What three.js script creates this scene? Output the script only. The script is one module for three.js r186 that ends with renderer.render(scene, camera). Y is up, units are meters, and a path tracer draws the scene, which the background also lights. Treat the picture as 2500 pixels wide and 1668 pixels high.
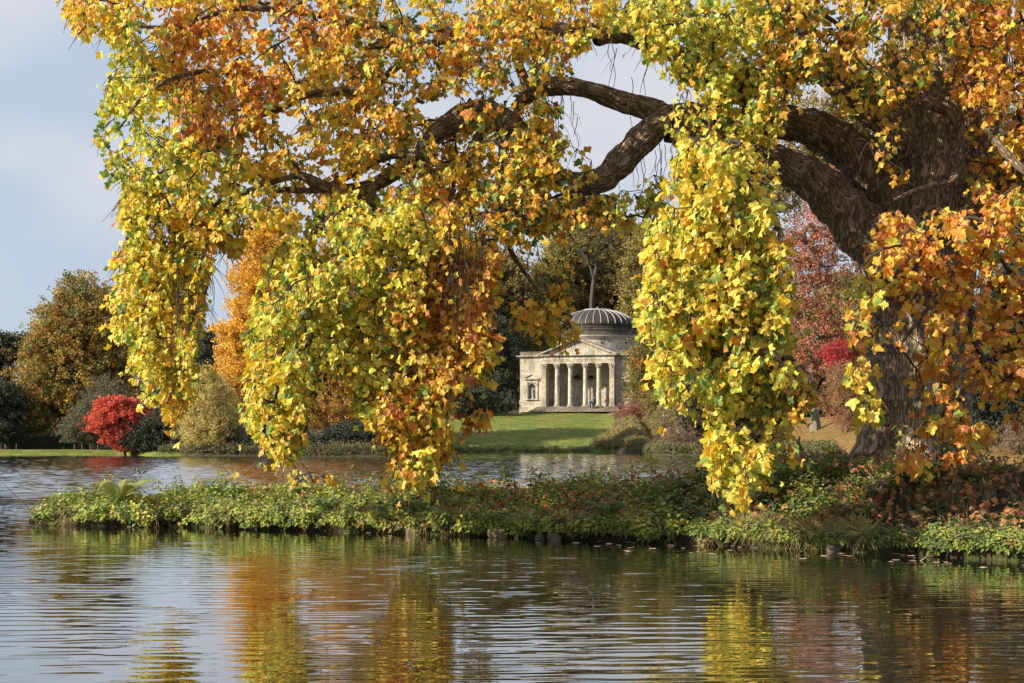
import * as THREE from 'three';
import { mergeGeometries, toCreasedNormals } from 'three/addons/utils/BufferGeometryUtils.js';
import { MarchingCubes } from 'three/addons/objects/MarchingCubes.js';
import { ImprovedNoise } from 'three/addons/math/ImprovedNoise.js';

// ------------------------------------------------------------------ camera, sky, sun, exposure
const F = 3630, EYE = 1.6, HORIZON = 1072, W = 2500, H = 1668;      // focal length and horizon in photograph pixels
const scene = new THREE.Scene();
const camera = new THREE.PerspectiveCamera(2 * Math.atan(H / 2 / F) * 180 / Math.PI, W / H, 0.1, 1500);
camera.position.set(0, EYE, 0);
camera.lookAt(0, EYE, -10);
camera.setViewOffset(W, H, 0, -(HORIZON - H / 2), W, H);
scene.add(camera);
const renderer = new THREE.WebGLRenderer({ antialias: true });
renderer.setSize(1024, 683);
renderer.toneMapping = THREE.LinearToneMapping;
renderer.toneMappingExposure = 1.75;
renderer.shadowMap.enabled = true;
const SUN = new THREE.Vector3(-0.845, 0.438, 0.308).normalize();
const sun = new THREE.DirectionalLight(new THREE.Color().setRGB(1.0, 0.87, 0.64), 5.0);
sun.position.set(SUN.x * 200, SUN.y * 200, SUN.z * 200 - 80);
sun.target.position.set(0, 0, -80);
sun.castShadow = true; sun.shadow.radius = 1;
Object.assign(sun.shadow.camera, { left: -130, right: 130, top: 130, bottom: -130, near: 1, far: 500 });
sun.shadow.mapSize.set(4096, 4096);
scene.add(sun, sun.target);

const perlin = new ImprovedNoise();
const fbm = (x, y, z, o = 4) => { let a = 0, w = 0.5, f = 1; for (let i = 0; i < o; i++) { a += w * perlin.noise(x * f, y * f, z * f + i * 17.3); w *= 0.5; f *= 2.03; } return a; };
const clamp = (x, a = 0, b = 1) => Math.min(b, Math.max(a, x));
const mix = (a, b, t) => a + (b - a) * t;
const smooth = (a, b, x) => { const t = clamp((x - a) / (b - a)); return t * t * (3 - 2 * t); };
{
  const w = 1024, h = 512, data = new Float32Array(w * h * 4);
  for (let j = 0; j < h; j++) for (let i = 0; i < w; i++) {
    const el = ((j + 0.5) / h - 0.5) * Math.PI, az = ((i + 0.5) / w - 0.5) * 2 * Math.PI;
    const x = Math.cos(el) * Math.cos(az), y = Math.sin(el), z = Math.cos(el) * Math.sin(az);
    const t = clamp(y, 0, 1), k = Math.pow(t, 0.55);
    let r = mix(0.325, 0.24, k), g = mix(0.375, 0.315, k), b = mix(0.42, 0.44, k);
    const p = 1 / (Math.max(y, 0.02) + 0.22);                          // thin layers of cloud, drawn out towards the horizon
    const n = fbm(x * p * 1.5 + 3.1, y * 2.2 + 7, z * p * 1.5, 5) + 0.5 * fbm(x * p * 4 + 9, 1.7, z * p * 4, 4);
    const c = 0.95 * smooth(-0.16, 0.30, n + 0.25 * smooth(0.1, 0.3, y)) * smooth(0.05, 0.2, y);
    r = mix(r, 0.43, c * 0.8); g = mix(g, 0.425, c * 0.8); b = mix(b, 0.452, c * 0.8);
    const o = (j * w + i) * 4; data[o] = r; data[o + 1] = g; data[o + 2] = b; data[o + 3] = 1;
  }
  const sky = new THREE.DataTexture(data, w, h, THREE.RGBAFormat, THREE.FloatType);
  sky.mapping = THREE.EquirectangularReflectionMapping; sky.magFilter = THREE.LinearFilter; sky.needsUpdate = true;
  scene.background = sky; scene.environment = sky;
}

// ------------------------------------------------------------------ helpers
function rng(seed) { let s = seed >>> 0; return () => { s = (s + 0x6d2b79f5) | 0; let t = Math.imul(s ^ (s >>> 15), 1 | s); t = (t + Math.imul(t ^ (t >>> 7), 61 | t)) ^ t; return ((t ^ (t >>> 14)) >>> 0) / 4294967296; }; }
const V = (x, y, z) => new THREE.Vector3(x, y, z);
const K = W / 2350;                                                     // readings were taken on a 2350 pixel wide view
const P = (px, py, d) => V((px - 1250) / F * d, EYE - (py - HORIZON) / F * d, -d);   // a reading and a distance -> a place
const D = (x, y, d) => P(x * K, y * K, d);
const gauss = (r) => Math.sqrt(-2 * Math.log(1 - r() * 0.9999)) * Math.cos(6.28318 * r());
const names = new Map();
function numbered(n) { const k = names.get(n) || 0; names.set(n, k + 1); return k ? n + '_' + String(k).padStart(3, '0') : n; }
function tag(o, label, category, group) { Object.assign(o.userData, { label, category }); if (group) o.userData.group = group; return o; }
function thing(name, label, category, pos = [0, 0, 0], group) { const o = new THREE.Group(); o.name = numbered(name); o.position.set(...pos); scene.add(o); return tag(o, label, category, group); }
function part(name, geo, mat, parent, kind) {
  const m = new THREE.Mesh(geo, mat); m.name = parent === scene ? numbered(name) : name; m.castShadow = m.receiveShadow = true;
  if (kind) m.userData.kind = kind; parent.add(m); return m;
}
const col = (r, g, b) => new THREE.Color().setRGB(r, g, b);
const merge = (list) => mergeGeometries(list.map((g) => { const n = g.index ? g.toNonIndexed() : g; for (const k of Object.keys(n.attributes)) if (!['position', 'normal', 'uv'].includes(k)) n.deleteAttribute(k); return n; }));
function boxUV(g) {                                                     // uv in metres from the plane that each face lies in
  g = g.index ? g.toNonIndexed() : g; const p = g.attributes.position, uv = new Float32Array(p.count * 2), a = V(), b = V(), c = V();
  for (let i = 0; i < p.count; i += 3) {
    a.fromBufferAttribute(p, i); b.fromBufferAttribute(p, i + 1); c.fromBufferAttribute(p, i + 2);
    const n = b.clone().sub(a).cross(c.clone().sub(a)), ax = Math.abs(n.x), ay = Math.abs(n.y), az = Math.abs(n.z);
    [a, b, c].forEach((v, k) => { const [s, t] = ax > ay && ax > az ? [v.z, v.y] : ay > az ? [v.x, v.z] : [v.x, v.y]; uv[(i + k) * 2] = s; uv[(i + k) * 2 + 1] = t; });
  }
  g.setAttribute('uv', new THREE.BufferAttribute(uv, 2)); return g;
}
const box = (w, h, d, x = 0, y = 0, z = 0) => new THREE.BoxGeometry(w, h, d).translate(x, y, z);
function tube(pts, radii, sides = 8, steps = 0, wob = 0, seed = 1) {      // a tapering tube through points, uv in metres
  const n = pts.length, S = steps || (n - 1), curve = n > 2 ? new THREE.CatmullRomCurve3(pts, false, 'centripetal') : new THREE.LineCurve3(pts[0], pts[1]);
  const pos = [], nor = [], uv = [], idx = []; let len = 0, last = null, up = null;
  for (let i = 0; i <= S; i++) {
    const t = i / S, p = curve.getPoint(t), q = curve.getTangent(t).normalize(), f = t * (n - 1), k = Math.min(n - 2, Math.floor(f));
    const r = Array.isArray(radii) ? mix(radii[k], radii[k + 1], f - k) : radii;
    if (!up) up = Math.abs(q.y) < 0.9 ? V(0, 1, 0) : V(1, 0, 0);
    const s = up.clone().cross(q).normalize(), u = q.clone().cross(s).normalize(); up = u;
    if (last) len += p.distanceTo(last); last = p;
    for (let j = 0; j <= sides; j++) {
      const a = j / sides * 6.283185, c = Math.cos(a), d = Math.sin(a), v = s.clone().multiplyScalar(c).addScaledVector(u, d);
      let rr = r; if (wob) rr *= 1 + wob * (fbm(p.x * 3 + v.x * 0.8 + seed, p.y * 3 + v.y * 0.8, p.z * 3 + v.z * 0.8, 3) * 1.6 + 0.35 * fbm(v.x * 2 / 1 + seed, v.y * 2 + len * 0.6, v.z * 2, 2));
      pos.push(p.x + v.x * rr, p.y + v.y * rr, p.z + v.z * rr); nor.push(v.x, v.y, v.z); uv.push(j / sides * 6.283 * Math.max(r, 0.02), len);
    }
  }
  for (let i = 0; i < S; i++) for (let j = 0; j < sides; j++) { const a = i * (sides + 1) + j, b = a + sides + 1; idx.push(a, a + 1, b, b, a + 1, b + 1); }
  const g = new THREE.BufferGeometry();
  g.setAttribute('position', new THREE.Float32BufferAttribute(pos, 3)); g.setAttribute('normal', new THREE.Float32BufferAttribute(nor, 3)); g.setAttribute('uv', new THREE.Float32BufferAttribute(uv, 2)); g.setIndex(idx);
  if (wob) g.computeVertexNormals();
  return g;
}
function tileNoise(n, period, seed) {                                   // value noise that tiles over n pixels
  const r = rng(seed), lat = new Float32Array(period * period).map(() => r());
  return (x, y) => {
    const fx = x / n * period, fy = y / n * period, x0 = Math.floor(fx), y0 = Math.floor(fy), u = fx - x0, v = fy - y0, su = u * u * (3 - 2 * u), sv = v * v * (3 - 2 * v);
    const g = (a, b) => lat[((b % period + period) % period) * period + ((a % period + period) % period)];
    return mix(mix(g(x0, y0), g(x0 + 1, y0), su), mix(g(x0, y0 + 1), g(x0 + 1, y0 + 1), su), sv);
  };
}
const tileFbm = (n, p0, o, seed) => { const L = []; for (let i = 0; i < o; i++) L.push(tileNoise(n, p0 << i, seed + i * 7)); return (x, y) => { let a = 0, w = 0.5, s = 0; for (const f of L) { a += w * f(x, y); s += w; w *= 0.5; } return a / s; }; };
function texture(n, fn, srgb, metres = 1) {                             // fn(x, y) -> [r, g, b] linear for colours, data otherwise
  const d = new Uint8Array(n * n * 4);
  for (let y = 0; y < n; y++) for (let x = 0; x < n; x++) {
    const c = fn(x, y), o = (y * n + x) * 4;
    for (let k = 0; k < 3; k++) { const v = clamp(c[k]); d[o + k] = 255 * (srgb ? (v <= 0.0031308 ? v * 12.92 : 1.055 * Math.pow(v, 1 / 2.4) - 0.055) : v); }
    d[o + 3] = 255;
  }
  const t = new THREE.DataTexture(d, n, n); t.wrapS = t.wrapT = THREE.RepeatWrapping; t.magFilter = THREE.LinearFilter; if (srgb) t.colorSpace = THREE.SRGBColorSpace;
  t.repeat.set(1 / metres, 1 / metres); t.needsUpdate = true; return t;
}
const std = (c, o = {}) => new THREE.MeshStandardMaterial({ color: c, roughness: 0.9, ...o });

// materials -------------------------------------------------------
const N1 = 512, s1 = tileFbm(N1, 4, 6, 11), s2 = tileFbm(N1, 16, 4, 31), s3 = tileFbm(N1, 3, 5, 57);
const stoneMap = texture(N1, (x, y) => {
  const a = s1(x, y), b = s2(x, y), c = s3(x, y), lich = smooth(0.47, 0.62, c * 0.55 + b * 0.45), pale = smooth(0.5, 0.7, a);
  let r = mix(0.53, 0.66, pale), g = mix(0.485, 0.62, pale), bb = mix(0.41, 0.54, pale); const st = smooth(0.5, 0.72, s2(x, y * 0.12 % N1)), k = (0.78 + 0.4 * b) * (1 - 0.28 * st) * (y % 54 < 2.2 ? 0.78 : 1);
  r *= k; g *= k; bb *= k;
  return [mix(r, 0.17, lich * 0.62), mix(g, 0.145, lich * 0.62), mix(bb, 0.12, lich * 0.62)];
}, true, 4.3);
const stone = std(0xffffff, { map: stoneMap });
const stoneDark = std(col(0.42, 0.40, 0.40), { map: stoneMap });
const lead = std(col(0.036, 0.029, 0.032), { roughness: 0.7, map: texture(256, (x, y) => { const v = 0.75 + 0.35 * tileLead(x, y); return [v, v * 0.96, v * 0.94]; }, true, 3) });
function tileLead(x, y) { return (tileLead.f ||= tileFbm(256, 4, 5, 91))(x, y); }
const leadRib = std(col(0.34, 0.33, 0.33), { roughness: 0.5 });
const NB = 512, bw1 = tileFbm(NB, 6, 5, 5), bw2 = tileFbm(NB, 3, 5, 77);
const ridge = (x, y) => { const wx = (x * 4 + 150 * (bw1(x, y) - 0.5)), wy = y * 0.9; const f = ridge.f ||= tileFbm(NB, 8, 4, 23); const v = f(((wx % NB) + NB) % NB, ((wy % NB) + NB) % NB); return Math.pow(1 - Math.abs(2 * v - 1), 2.2); };
const barkH = new Float32Array(NB * NB); for (let y = 0; y < NB; y++) for (let x = 0; x < NB; x++) barkH[y * NB + x] = clamp(1 - ridge(x, y) * 0.85 + 0.25 * (bw1(x, y) - 0.5));
const barkMap = texture(NB, (x, y) => {
  const h = barkH[y * NB + x], m = smooth(0.5, 0.68, bw2(x, y)), k = 0.75 + 0.45 * bw1((x * 3) % NB, (y * 3) % NB);
  const hh = smooth(0.1, 0.95, h), r = mix(0.085, 0.52, hh) * k, g = mix(0.062, 0.405, hh) * k, b = mix(0.045, 0.305, hh) * k;
  return [mix(r, 0.10, m * 0.5), mix(g, 0.12, m * 0.5), mix(b, 0.05, m * 0.5)];
}, true, 0.9);
const barkBump = texture(NB, (x, y) => { const h = barkH[y * NB + x]; return [h, h, h]; }, false, 0.9);
const bark = std(0xffffff, { map: barkMap, bumpMap: barkBump, bumpScale: 0.06 });
const barkLimb = std(col(0.78, 0.72, 0.68), { map: barkMap, bumpMap: barkBump, bumpScale: 0.06 });
const twigMat = std(col(0.05, 0.036, 0.026));
const farWood = std(col(0.075, 0.062, 0.05)), farGreyWood = std(col(0.16, 0.14, 0.115));
const leafMat = new THREE.MeshPhysicalMaterial({ color: 0xffffff, roughness: 0.93, transmission: 0.52, thickness: 0, clearcoat: 0.6, clearcoatRoughness: 0.33, side: THREE.DoubleSide });
const farLeafMat = new THREE.MeshPhysicalMaterial({ color: 0xffffff, roughness: 0.95, transmission: 0.35, thickness: 0, side: THREE.DoubleSide });
const plantMat = new THREE.MeshPhysicalMaterial({ color: 0xffffff, roughness: 0.9, transmission: 0.3, thickness: 0, clearcoat: 0.08, clearcoatRoughness: 0.4, side: THREE.DoubleSide });

function lin(table, x) { if (x <= table[0][0]) return table[0][1]; for (let i = 1; i < table.length; i++) if (x <= table[i][0]) return mix(table[i - 1][1], table[i][1], (x - table[i - 1][0]) / (table[i][0] - table[i - 1][0])); return table[table.length - 1][1]; }
const SHORE = [[-900, 150], [0, 150], [300, 150], [370, 143], [440, 141], [470, 137], [640, 136], [720, 131], [1020, 130], [1045, 160], [1090, 166], [1480, 166], [1560, 156], [1620, 142], [1720, 138], [1820, 134], [1900, 124], [2000, 112], [2200, 90], [2500, 84], [3400, 80]];
// ------------------------------------------------------------------ the lake
const waves = []; { const r = rng(404); for (let i = 0; i < 46; i++) { const L = 0.13 * Math.pow(2.7, r()), a = 0.03 + gauss(r) * (L > 0.22 ? 0.06 : 0.12), k = 6.28318 / L; waves.push([k * Math.sin(a), k * Math.cos(a), r() * 6.28, 1 / k * Math.pow(L / 0.4, -0.15), r() * 100]); } }
const fine = []; { const r = rng(405); for (let i = 0; i < 40; i++) { const L = 0.10 * Math.pow(5, r()), a = gauss(r) * 0.7, k = 6.28318 / L; fine.push([k * Math.sin(a), k * Math.cos(a), r() * 6.28, 1 / k]); } }
function slope(x, z, d) {
  let sx = 0, sz = 0, h = 0;
  const patch = 0.75 + 0.9 * fbm(x * 0.12, 3.3, z * 0.3, 2), A = 0.0048 * patch * mix(1, 0.75, smooth(12, 24, d)), B = 0.0018 + 0.012 * smooth(24.5, 33, d) ;
  for (const [kx, kz, p, a] of waves) { const q = kx * x + kz * z + p, c = Math.cos(q) * a * A; sx += c * kx; sz += c * kz; h += Math.sin(q) * a * A; }
  for (const [kx, kz, p, a] of fine) { const q = kx * x + kz * z + p, c = Math.cos(q) * a * B; sx += c * kx; sz += c * kz; h += Math.sin(q) * a * B; }
  return [h, sx, sz];
}
const NW = 512, rip = new Float32Array(NW * NW * 2);
{ const r = rng(77), comps = []; for (let i = 0; i < 60; i++) { const n = 6 + Math.floor(r() * r() * 60), a = gauss(r) * 0.55; comps.push([Math.round(n * Math.sin(a)), Math.round(n * Math.cos(a)), r() * 6.28]); }
  for (let y = 0; y < NW; y++) for (let x = 0; x < NW; x++) { let sx = 0, sy = 0; for (const [a, b, p] of comps) { const c = Math.cos((a * x + b * y) / NW * 6.28318 + p), m = Math.hypot(a, b); sx += c * a / m; sy += c * b / m; } rip[(y * NW + x) * 2] = sx; rip[(y * NW + x) * 2 + 1] = sy; } }
const LAKE_SLOPE = 0.012;
const ripMap = texture(NW, (x, y) => { const n = V(-rip[(y * NW + x) * 2] * LAKE_SLOPE, -rip[(y * NW + x) * 2 + 1] * LAKE_SLOPE, 1).normalize(); return [n.x * 0.5 + 0.5, n.y * 0.5 + 0.5, n.z * 0.5 + 0.5]; }, false, 9);
const waterOpts = { color: col(0.016, 0.016, 0.009), roughness: 0.02, ior: 1.5, clearcoat: 0.85, clearcoatRoughness: 0.02 };
{
  const ds = []; for (let d = 5; d < 35.99; d += 0.018 * Math.pow(Math.max(d, 9) / 9, 1.05)) ds.push(d); ds.push(36);
  const us = []; for (let i = 0; i <= 150; i++) us.push(-1 + i / 75); us.unshift(-12, -4, -1.6); us.push(1.6, 4, 12);
  const pos = [], nor = [], idx = [], nu = us.length;
  for (const d of ds) for (const u of us) {
    const x = u * (d * 0.36 + 0.5), [h, sx, sz] = slope(x, -d, d); pos.push(x, h, -d); const n = V(-sx, 1, -sz).normalize(); nor.push(n.x, n.y, n.z);
  }
  for (let i = 0; i < ds.length - 1; i++) for (let j = 0; j < nu - 1; j++) { const a = i * nu + j, b = a + nu; idx.push(a, a + 1, b, b, a + 1, b + 1); }
  const g = new THREE.BufferGeometry(); g.setAttribute('position', new THREE.Float32BufferAttribute(pos, 3)); g.setAttribute('normal', new THREE.Float32BufferAttribute(nor, 3)); g.setIndex(idx);
  part('water', g, new THREE.MeshPhysicalMaterial(waterOpts), scene, 'structure');
  const chop = []; { const r = rng(911); for (let i = 0; i < 26; i++) { const L = 0.32 * Math.pow(3.4, r()), an = gauss(r) * 0.42, k = 6.28318 / L; chop.push([k * Math.sin(an), k * Math.cos(an), r() * 6.28, 1 / k]); } }
  const fd = []; for (let d = 35.9; d < 172; d += 0.11 * Math.pow(d / 36, 0.75)) fd.push(d); fd.push(180, 200, 230, 260);
  const fu = []; for (let i = 0; i <= 230; i++) fu.push(-1 + i / 115); fu.unshift(-8, -3, -1.5); fu.push(1.5, 3, 8);
  const fp = [], fn = [], fuv = [], fi = [], fw = fu.length;
  for (const d of fd) for (const u of fu) {
    const x = u * (d * 0.36 + 0.5), px = 1250 + x / d * F, near = lin(SHORE, px) - d, calm = 1 - 0.85 * smooth(22, 8, near) * smooth(520, 380, px), gust = 0.75 + 0.8 * fbm(x * 0.05, 9.1, d * 0.035, 2);
    let sx = 0, sz = 0, h = 0; const A = 0.027 * calm * gust * smooth(34, 50, d) + 0.004;
    for (const [kx, kz, p, a] of chop) { const q = kx * x - kz * d + p, c = Math.cos(q) * a * A; sx += c * kx; sz += c * kz; h += Math.sin(q) * a * A; }
    fp.push(x, h - 0.004, -d); fuv.push(x, d); const n = V(-sx, 1, -sz).normalize(); fn.push(n.x, n.y, n.z);
  }
  for (let i = 0; i < fd.length - 1; i++) for (let j = 0; j < fw - 1; j++) { const a = i * fw + j, b = a + fw; fi.push(a, a + 1, b, b, a + 1, b + 1); }
  const f = new THREE.BufferGeometry(); f.setAttribute('position', new THREE.Float32BufferAttribute(fp, 3)); f.setAttribute('normal', new THREE.Float32BufferAttribute(fn, 3)); f.setAttribute('uv', new THREE.Float32BufferAttribute(fuv, 2)); f.setIndex(fi);
  part('lake', f, new THREE.MeshPhysicalMaterial({ ...waterOpts, roughness: 0.07, normalMap: ripMap }), scene, 'structure');
  const bed = new THREE.PlaneGeometry(1400, 1400, 1, 1).rotateX(-Math.PI / 2).translate(0, -1.2, -300);
  part('lake_bed', bed, std(col(0.05, 0.04, 0.025)), scene, 'structure');
}

// ------------------------------------------------------------------ the far shore
function landHeight(px, d) {                                             // height of the far ground above the water
  const s = d - lin(SHORE, px), left = smooth(1060, 980, px), right = smooth(1780, 1900, px);
  if (s < -2) return -0.8;
  const edge = mix(-0.8, 0.25, smooth(-2, 0.6, s));
  const low = 0.25 * smooth(0, 3, s) + 1.3 * smooth(6, 40, s) + 7 * smooth(45, 130, s);
  const point = smooth(1535, 1600, px) * smooth(1800, 1740, px);
  const lawn = mix(4.72, 0.9, point * smooth(30, 22, s)) * Math.pow(clamp(s / 28), 0.8) + 13 * smooth(44, 100, s);
  const slopeR = 3.4 * Math.pow(clamp(s / 26), 0.9) + 12 * smooth(40, 120, s);
  return edge + mix(mix(lawn, low, left), slopeR, right) + 0.12 * fbm(px * 0.02, d * 0.2, 3, 2) * smooth(0, 5, s);
}
const groundAt = (px, d) => landHeight(px, d);
const g1 = tileFbm(512, 6, 6, 201), g2 = tileFbm(512, 40, 3, 233);
const grassMap = texture(512, (x, y) => { const a = g1(x, y), b = g2(x, y), k = 0.55 + 0.9 * b, m = smooth(0.4, 0.65, a); return [mix(0.12, 0.20, m) * k, mix(0.165, 0.21, m) * k, mix(0.022, 0.04, m) * k]; }, true, 7);
const grassBump = texture(512, (x, y) => { const v = g2(x, y) * 0.6 + g1(x, y) * 0.4; return [v, v, v]; }, false, 3);
const grass = std(0xffffff, { map: grassMap, bumpMap: grassBump, bumpScale: 0.25, roughness: 1 });
const litterMap = texture(512, (x, y) => { const b = g2(x, y), a = g1(y, x), o = smooth(0.55, 0.62, b); return [mix(mix(0.10, 0.16, a), 0.36, o), mix(mix(0.10, 0.11, a), 0.15, o), mix(0.03, 0.03, o)]; }, true, 6);
const litter = std(0xffffff, { map: litterMap, bumpMap: grassBump, bumpScale: 0.2, roughness: 1 });
const woodFloor = std(col(0.055, 0.05, 0.028), { bumpMap: grassBump, bumpScale: 0.25, roughness: 1 });
{
  const pxs = []; for (let p = -900; p <= 3400; p += 20) pxs.push(p);
  const ss = [-3, -2, -1.4, -0.8, -0.2, 0.3, 0.8, 1.5, 2.5, 4, 6, 8, 10, 12, 14, 16, 18, 20, 22, 24, 26, 28, 30, 34, 40, 48, 58, 70, 85, 100, 130, 180];
  const v = pxs.map((p) => ss.map((s) => { const d = lin(SHORE, p) + s; return [(p - 1250) / F * d, landHeight(p, d), -d]; }));
  const sets = { lawn: [], bank: [], hillside: [] };
  for (let i = 0; i < pxs.length - 1; i++) for (let j = 0; j < ss.length - 1; j++) {
    const p = pxs[i], s = ss[j], q = [v[i][j], v[i + 1][j], v[i][j + 1], v[i + 1][j + 1]];
    const set = (p >= 1060 && p < 1500 && s < 31) || (p < 430 && s < 6) ? sets.lawn : p >= 1800 && s < 31 ? sets.bank : sets.hillside;
    set.push(q[0], q[1], q[2], q[2], q[1], q[3]);
  }
  for (const [name, mat] of [['lawn', grass], ['bank', litter], ['hillside', woodFloor]]) {
    const g = new THREE.BufferGeometry(); g.setAttribute('position', new THREE.Float32BufferAttribute(sets[name].flat(), 3));
    const uv = []; for (const a of sets[name]) uv.push(a[0], a[2]); g.setAttribute('uv', new THREE.Float32BufferAttribute(uv, 2)); g.computeVertexNormals();
    part({ lawn: 'lawn', bank: 'leafy_slope', hillside: 'hillside' }[name], toCreasedNormals(g, 0.9), mat, scene, 'structure');
  }
}

// ------------------------------------------------------------------ the near bank
const FRONT = [[-9.0, 28.2], [-8.8, 27.6], [-6.0, 26.9], [-2.6, 25.5], [0.2, 24.1], [1.9, 23.1], [3.4, 22.1], [4.6, 21.2], [5.9, 20.1], [6.7, 19.4], [9, 17.6], [16, 15]];
const BACKW = [[-9.0, 0.8], [-8.6, 2.2], [-7, 3.2], [-3, 4.2], [0, 5.2], [2.5, 6.4], [4.2, 9], [6, 13], [8, 16], [16, 24]];
const CREST = [[-9.0, 0.08], [-8.4, 0.34], [-6, 0.44], [-2.6, 0.50], [0.5, 0.60], [2.5, 0.72], [4.2, 0.98], [5.6, 1.14], [7.5, 1.08], [16, 0.9]];
function bankHeight(x, d) {
  const f = lin(FRONT, x) + 0.35 * fbm(x * 0.9, 1.3, 5, 3), w = lin(BACKW, x), s = d - f, t = s / w, c = lin(CREST, x);
  if (s < -0.3 || t > 1.02) return -0.6;
  const front = mix(-0.5, 0.20, smooth(-0.12, 0.10, s)) + (c - 0.20) * Math.pow(smooth(-0.05, 3.6, s), 0.75);
  return Math.min(front, mix(c, -0.5, smooth(0.72, 1.02, t))) + 0.13 * fbm(x * 1.1, d * 1.1, 2, 3) * smooth(0, 0.5, s);
}
{
  const xs = [], ts = []; for (let x = -9.2; x <= 9; x += 0.1) xs.push(x); xs.push(10, 12, 14, 16); for (let i = 0; i <= 90; i++) ts.push(Math.pow(i / 90, 1.5));
  const pos = [], uv = [], idx = [];
  for (const x of xs) for (const t of ts) { const d = lin(FRONT, x) - 0.6 + t * (lin(BACKW, x) + 0.9); pos.push(x, bankHeight(x, d), -d); uv.push(x, d); }
  for (let i = 0; i < xs.length - 1; i++) for (let j = 0; j < ts.length - 1; j++) { const a = i * ts.length + j, b = a + ts.length; idx.push(a, b, a + 1, a + 1, b, b + 1); }
  const g = new THREE.BufferGeometry(); g.setAttribute('position', new THREE.Float32BufferAttribute(pos, 3)); g.setAttribute('uv', new THREE.Float32BufferAttribute(uv, 2)); g.setIndex(idx); g.computeVertexNormals();
  const soil = texture(512, (x, y) => { const a = g1(x, y), b = g2(x, y), m = smooth(0.42, 0.58, a); return [mix(0.035, 0.045, m) * (0.5 + b), mix(0.024, 0.055, m) * (0.5 + b), mix(0.014, 0.014, m) * (0.5 + b)]; }, true, 2.5);
  part('ground', g, std(0xffffff, { map: soil, bumpMap: grassBump, bumpScale: 0.1, roughness: 1 }), scene, 'structure');
}

// ------------------------------------------------------------------ branches that reach out from a skeleton to every anchor
function grow(nodes, anchors, bias = 0.0) {                              // nodes: [{p}], anchors: [Vector3]; returns all nodes with parents
  const N = nodes.slice(), rest = anchors.map((p) => ({ p, best: 1e9, by: -1 }));
  const dist = (a, b) => { const dx = a.x - b.x, dy = a.y - b.y, dz = a.z - b.z; return Math.sqrt(dx * dx + dy * dy + dz * dz) + bias * Math.max(0, a.y - b.y); };
  N.forEach((n, i) => { for (const r of rest) { const e = dist(r.p, n.p) * (n.root ? 1 : 1); if (e < r.best) { r.best = e; r.by = i; } } });
  while (rest.length) {
    let k = 0; for (let i = 1; i < rest.length; i++) if (rest[i].best < rest[k].best) k = i;
    const r = rest[k]; rest[k] = rest[rest.length - 1]; rest.pop();
    const i = N.length; N.push({ p: r.p, parent: r.by, count: 1 });
    for (const q of rest) { const e = dist(q.p, r.p) * 1.08; if (e < q.best) { q.best = e; q.by = i; } }
  }
  for (let i = N.length - 1; i >= nodes.length; i--) { const q = N[i].parent; if (q >= nodes.length) N[q].count += N[i].count; }
  return N;
}
function branchGeo(N, first, r0, pw, rmax, sides, steps, R, sag) {
  const list = [];
  for (let i = first; i < N.length; i++) {
    const b = N[i].p, a = N[N[i].parent].p, L = a.distanceTo(b); if (L < 0.01) continue;
    const ra = Math.min(rmax, r0 * Math.pow(N[i].count + 1, pw)), rb = Math.min(rmax, r0 * Math.pow(N[i].count, pw));
    const pts = [a]; for (let k = 1; k < steps; k++) { const t = k / steps; pts.push(a.clone().lerp(b, t).add(V((R() - 0.5) * 0.12 * L, (R() - 0.5) * 0.12 * L + sag * L * 4 * t * (1 - t), (R() - 0.5) * 0.12 * L))); } pts.push(b);
    list.push(tube(pts, pts.map((_, k) => mix(ra, rb, k / steps)), sides, steps));
  }
  return list.length ? merge(list) : null;
}
function instances(name, geo, mat, list, parent, kind = 'stuff') {        // list of [Matrix4, Color]
  const m = new THREE.InstancedMesh(geo, mat, list.length); list.forEach(([x, c], i) => { m.setMatrixAt(i, x); m.setColorAt(i, c); });
  m.name = parent === scene ? numbered(name) : name; m.castShadow = m.receiveShadow = true; if (kind) m.userData.kind = kind; parent.add(m); return m;
}
const mat4 = new THREE.Matrix4();
function basis(p, normal, tip, s) {                                       // y of the leaf along tip, z along normal
  const y = tip.clone().normalize(), z = normal.clone().addScaledVector(y, -normal.dot(y)); if (z.lengthSq() < 1e-4) z.set(y.y, -y.x, 0.01); z.normalize();
  const x = y.clone().cross(z); return new THREE.Matrix4().makeBasis(x.multiplyScalar(s), y.multiplyScalar(s), z.multiplyScalar(s)).setPosition(p);
}
const randV = (R) => V(gauss(R), gauss(R), gauss(R)).normalize();

// ------------------------------------------------------------------ far trees and shrubs
function sprayGeo(seed, n, leafL, leafW) {                                // a spray of small leaf faces about half a metre round
  const R = rng(seed), pos = [], nor = [];
  for (let i = 0; i < n; i++) {
    const c = randV(R).multiplyScalar(0.5 * Math.cbrt(R())), t = randV(R), u = randV(R).cross(t).normalize(), nn = t.clone().cross(u);
    const a = c.clone().addScaledVector(t, -leafL / 2), b = c.clone().addScaledVector(u, leafW / 2).addScaledVector(nn, leafW * 0.15), d = c.clone().addScaledVector(u, -leafW / 2).addScaledVector(nn, leafW * 0.15), e = c.clone().addScaledVector(t, leafL / 2);
    for (const v of [a, b, e, a, e, d]) pos.push(v.x, v.y, v.z);
  }
  const g = new THREE.BufferGeometry(); g.setAttribute('position', new THREE.Float32BufferAttribute(pos, 3)); g.computeVertexNormals(); return g;
}
const SPRAY = { broad: sprayGeo(1, 9, 0.42, 0.30), fine: sprayGeo(2, 14, 0.36, 0.14), thin: sprayGeo(3, 9, 0.5, 0.1), needle: sprayGeo(4, 14, 0.5, 0.12) };
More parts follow.
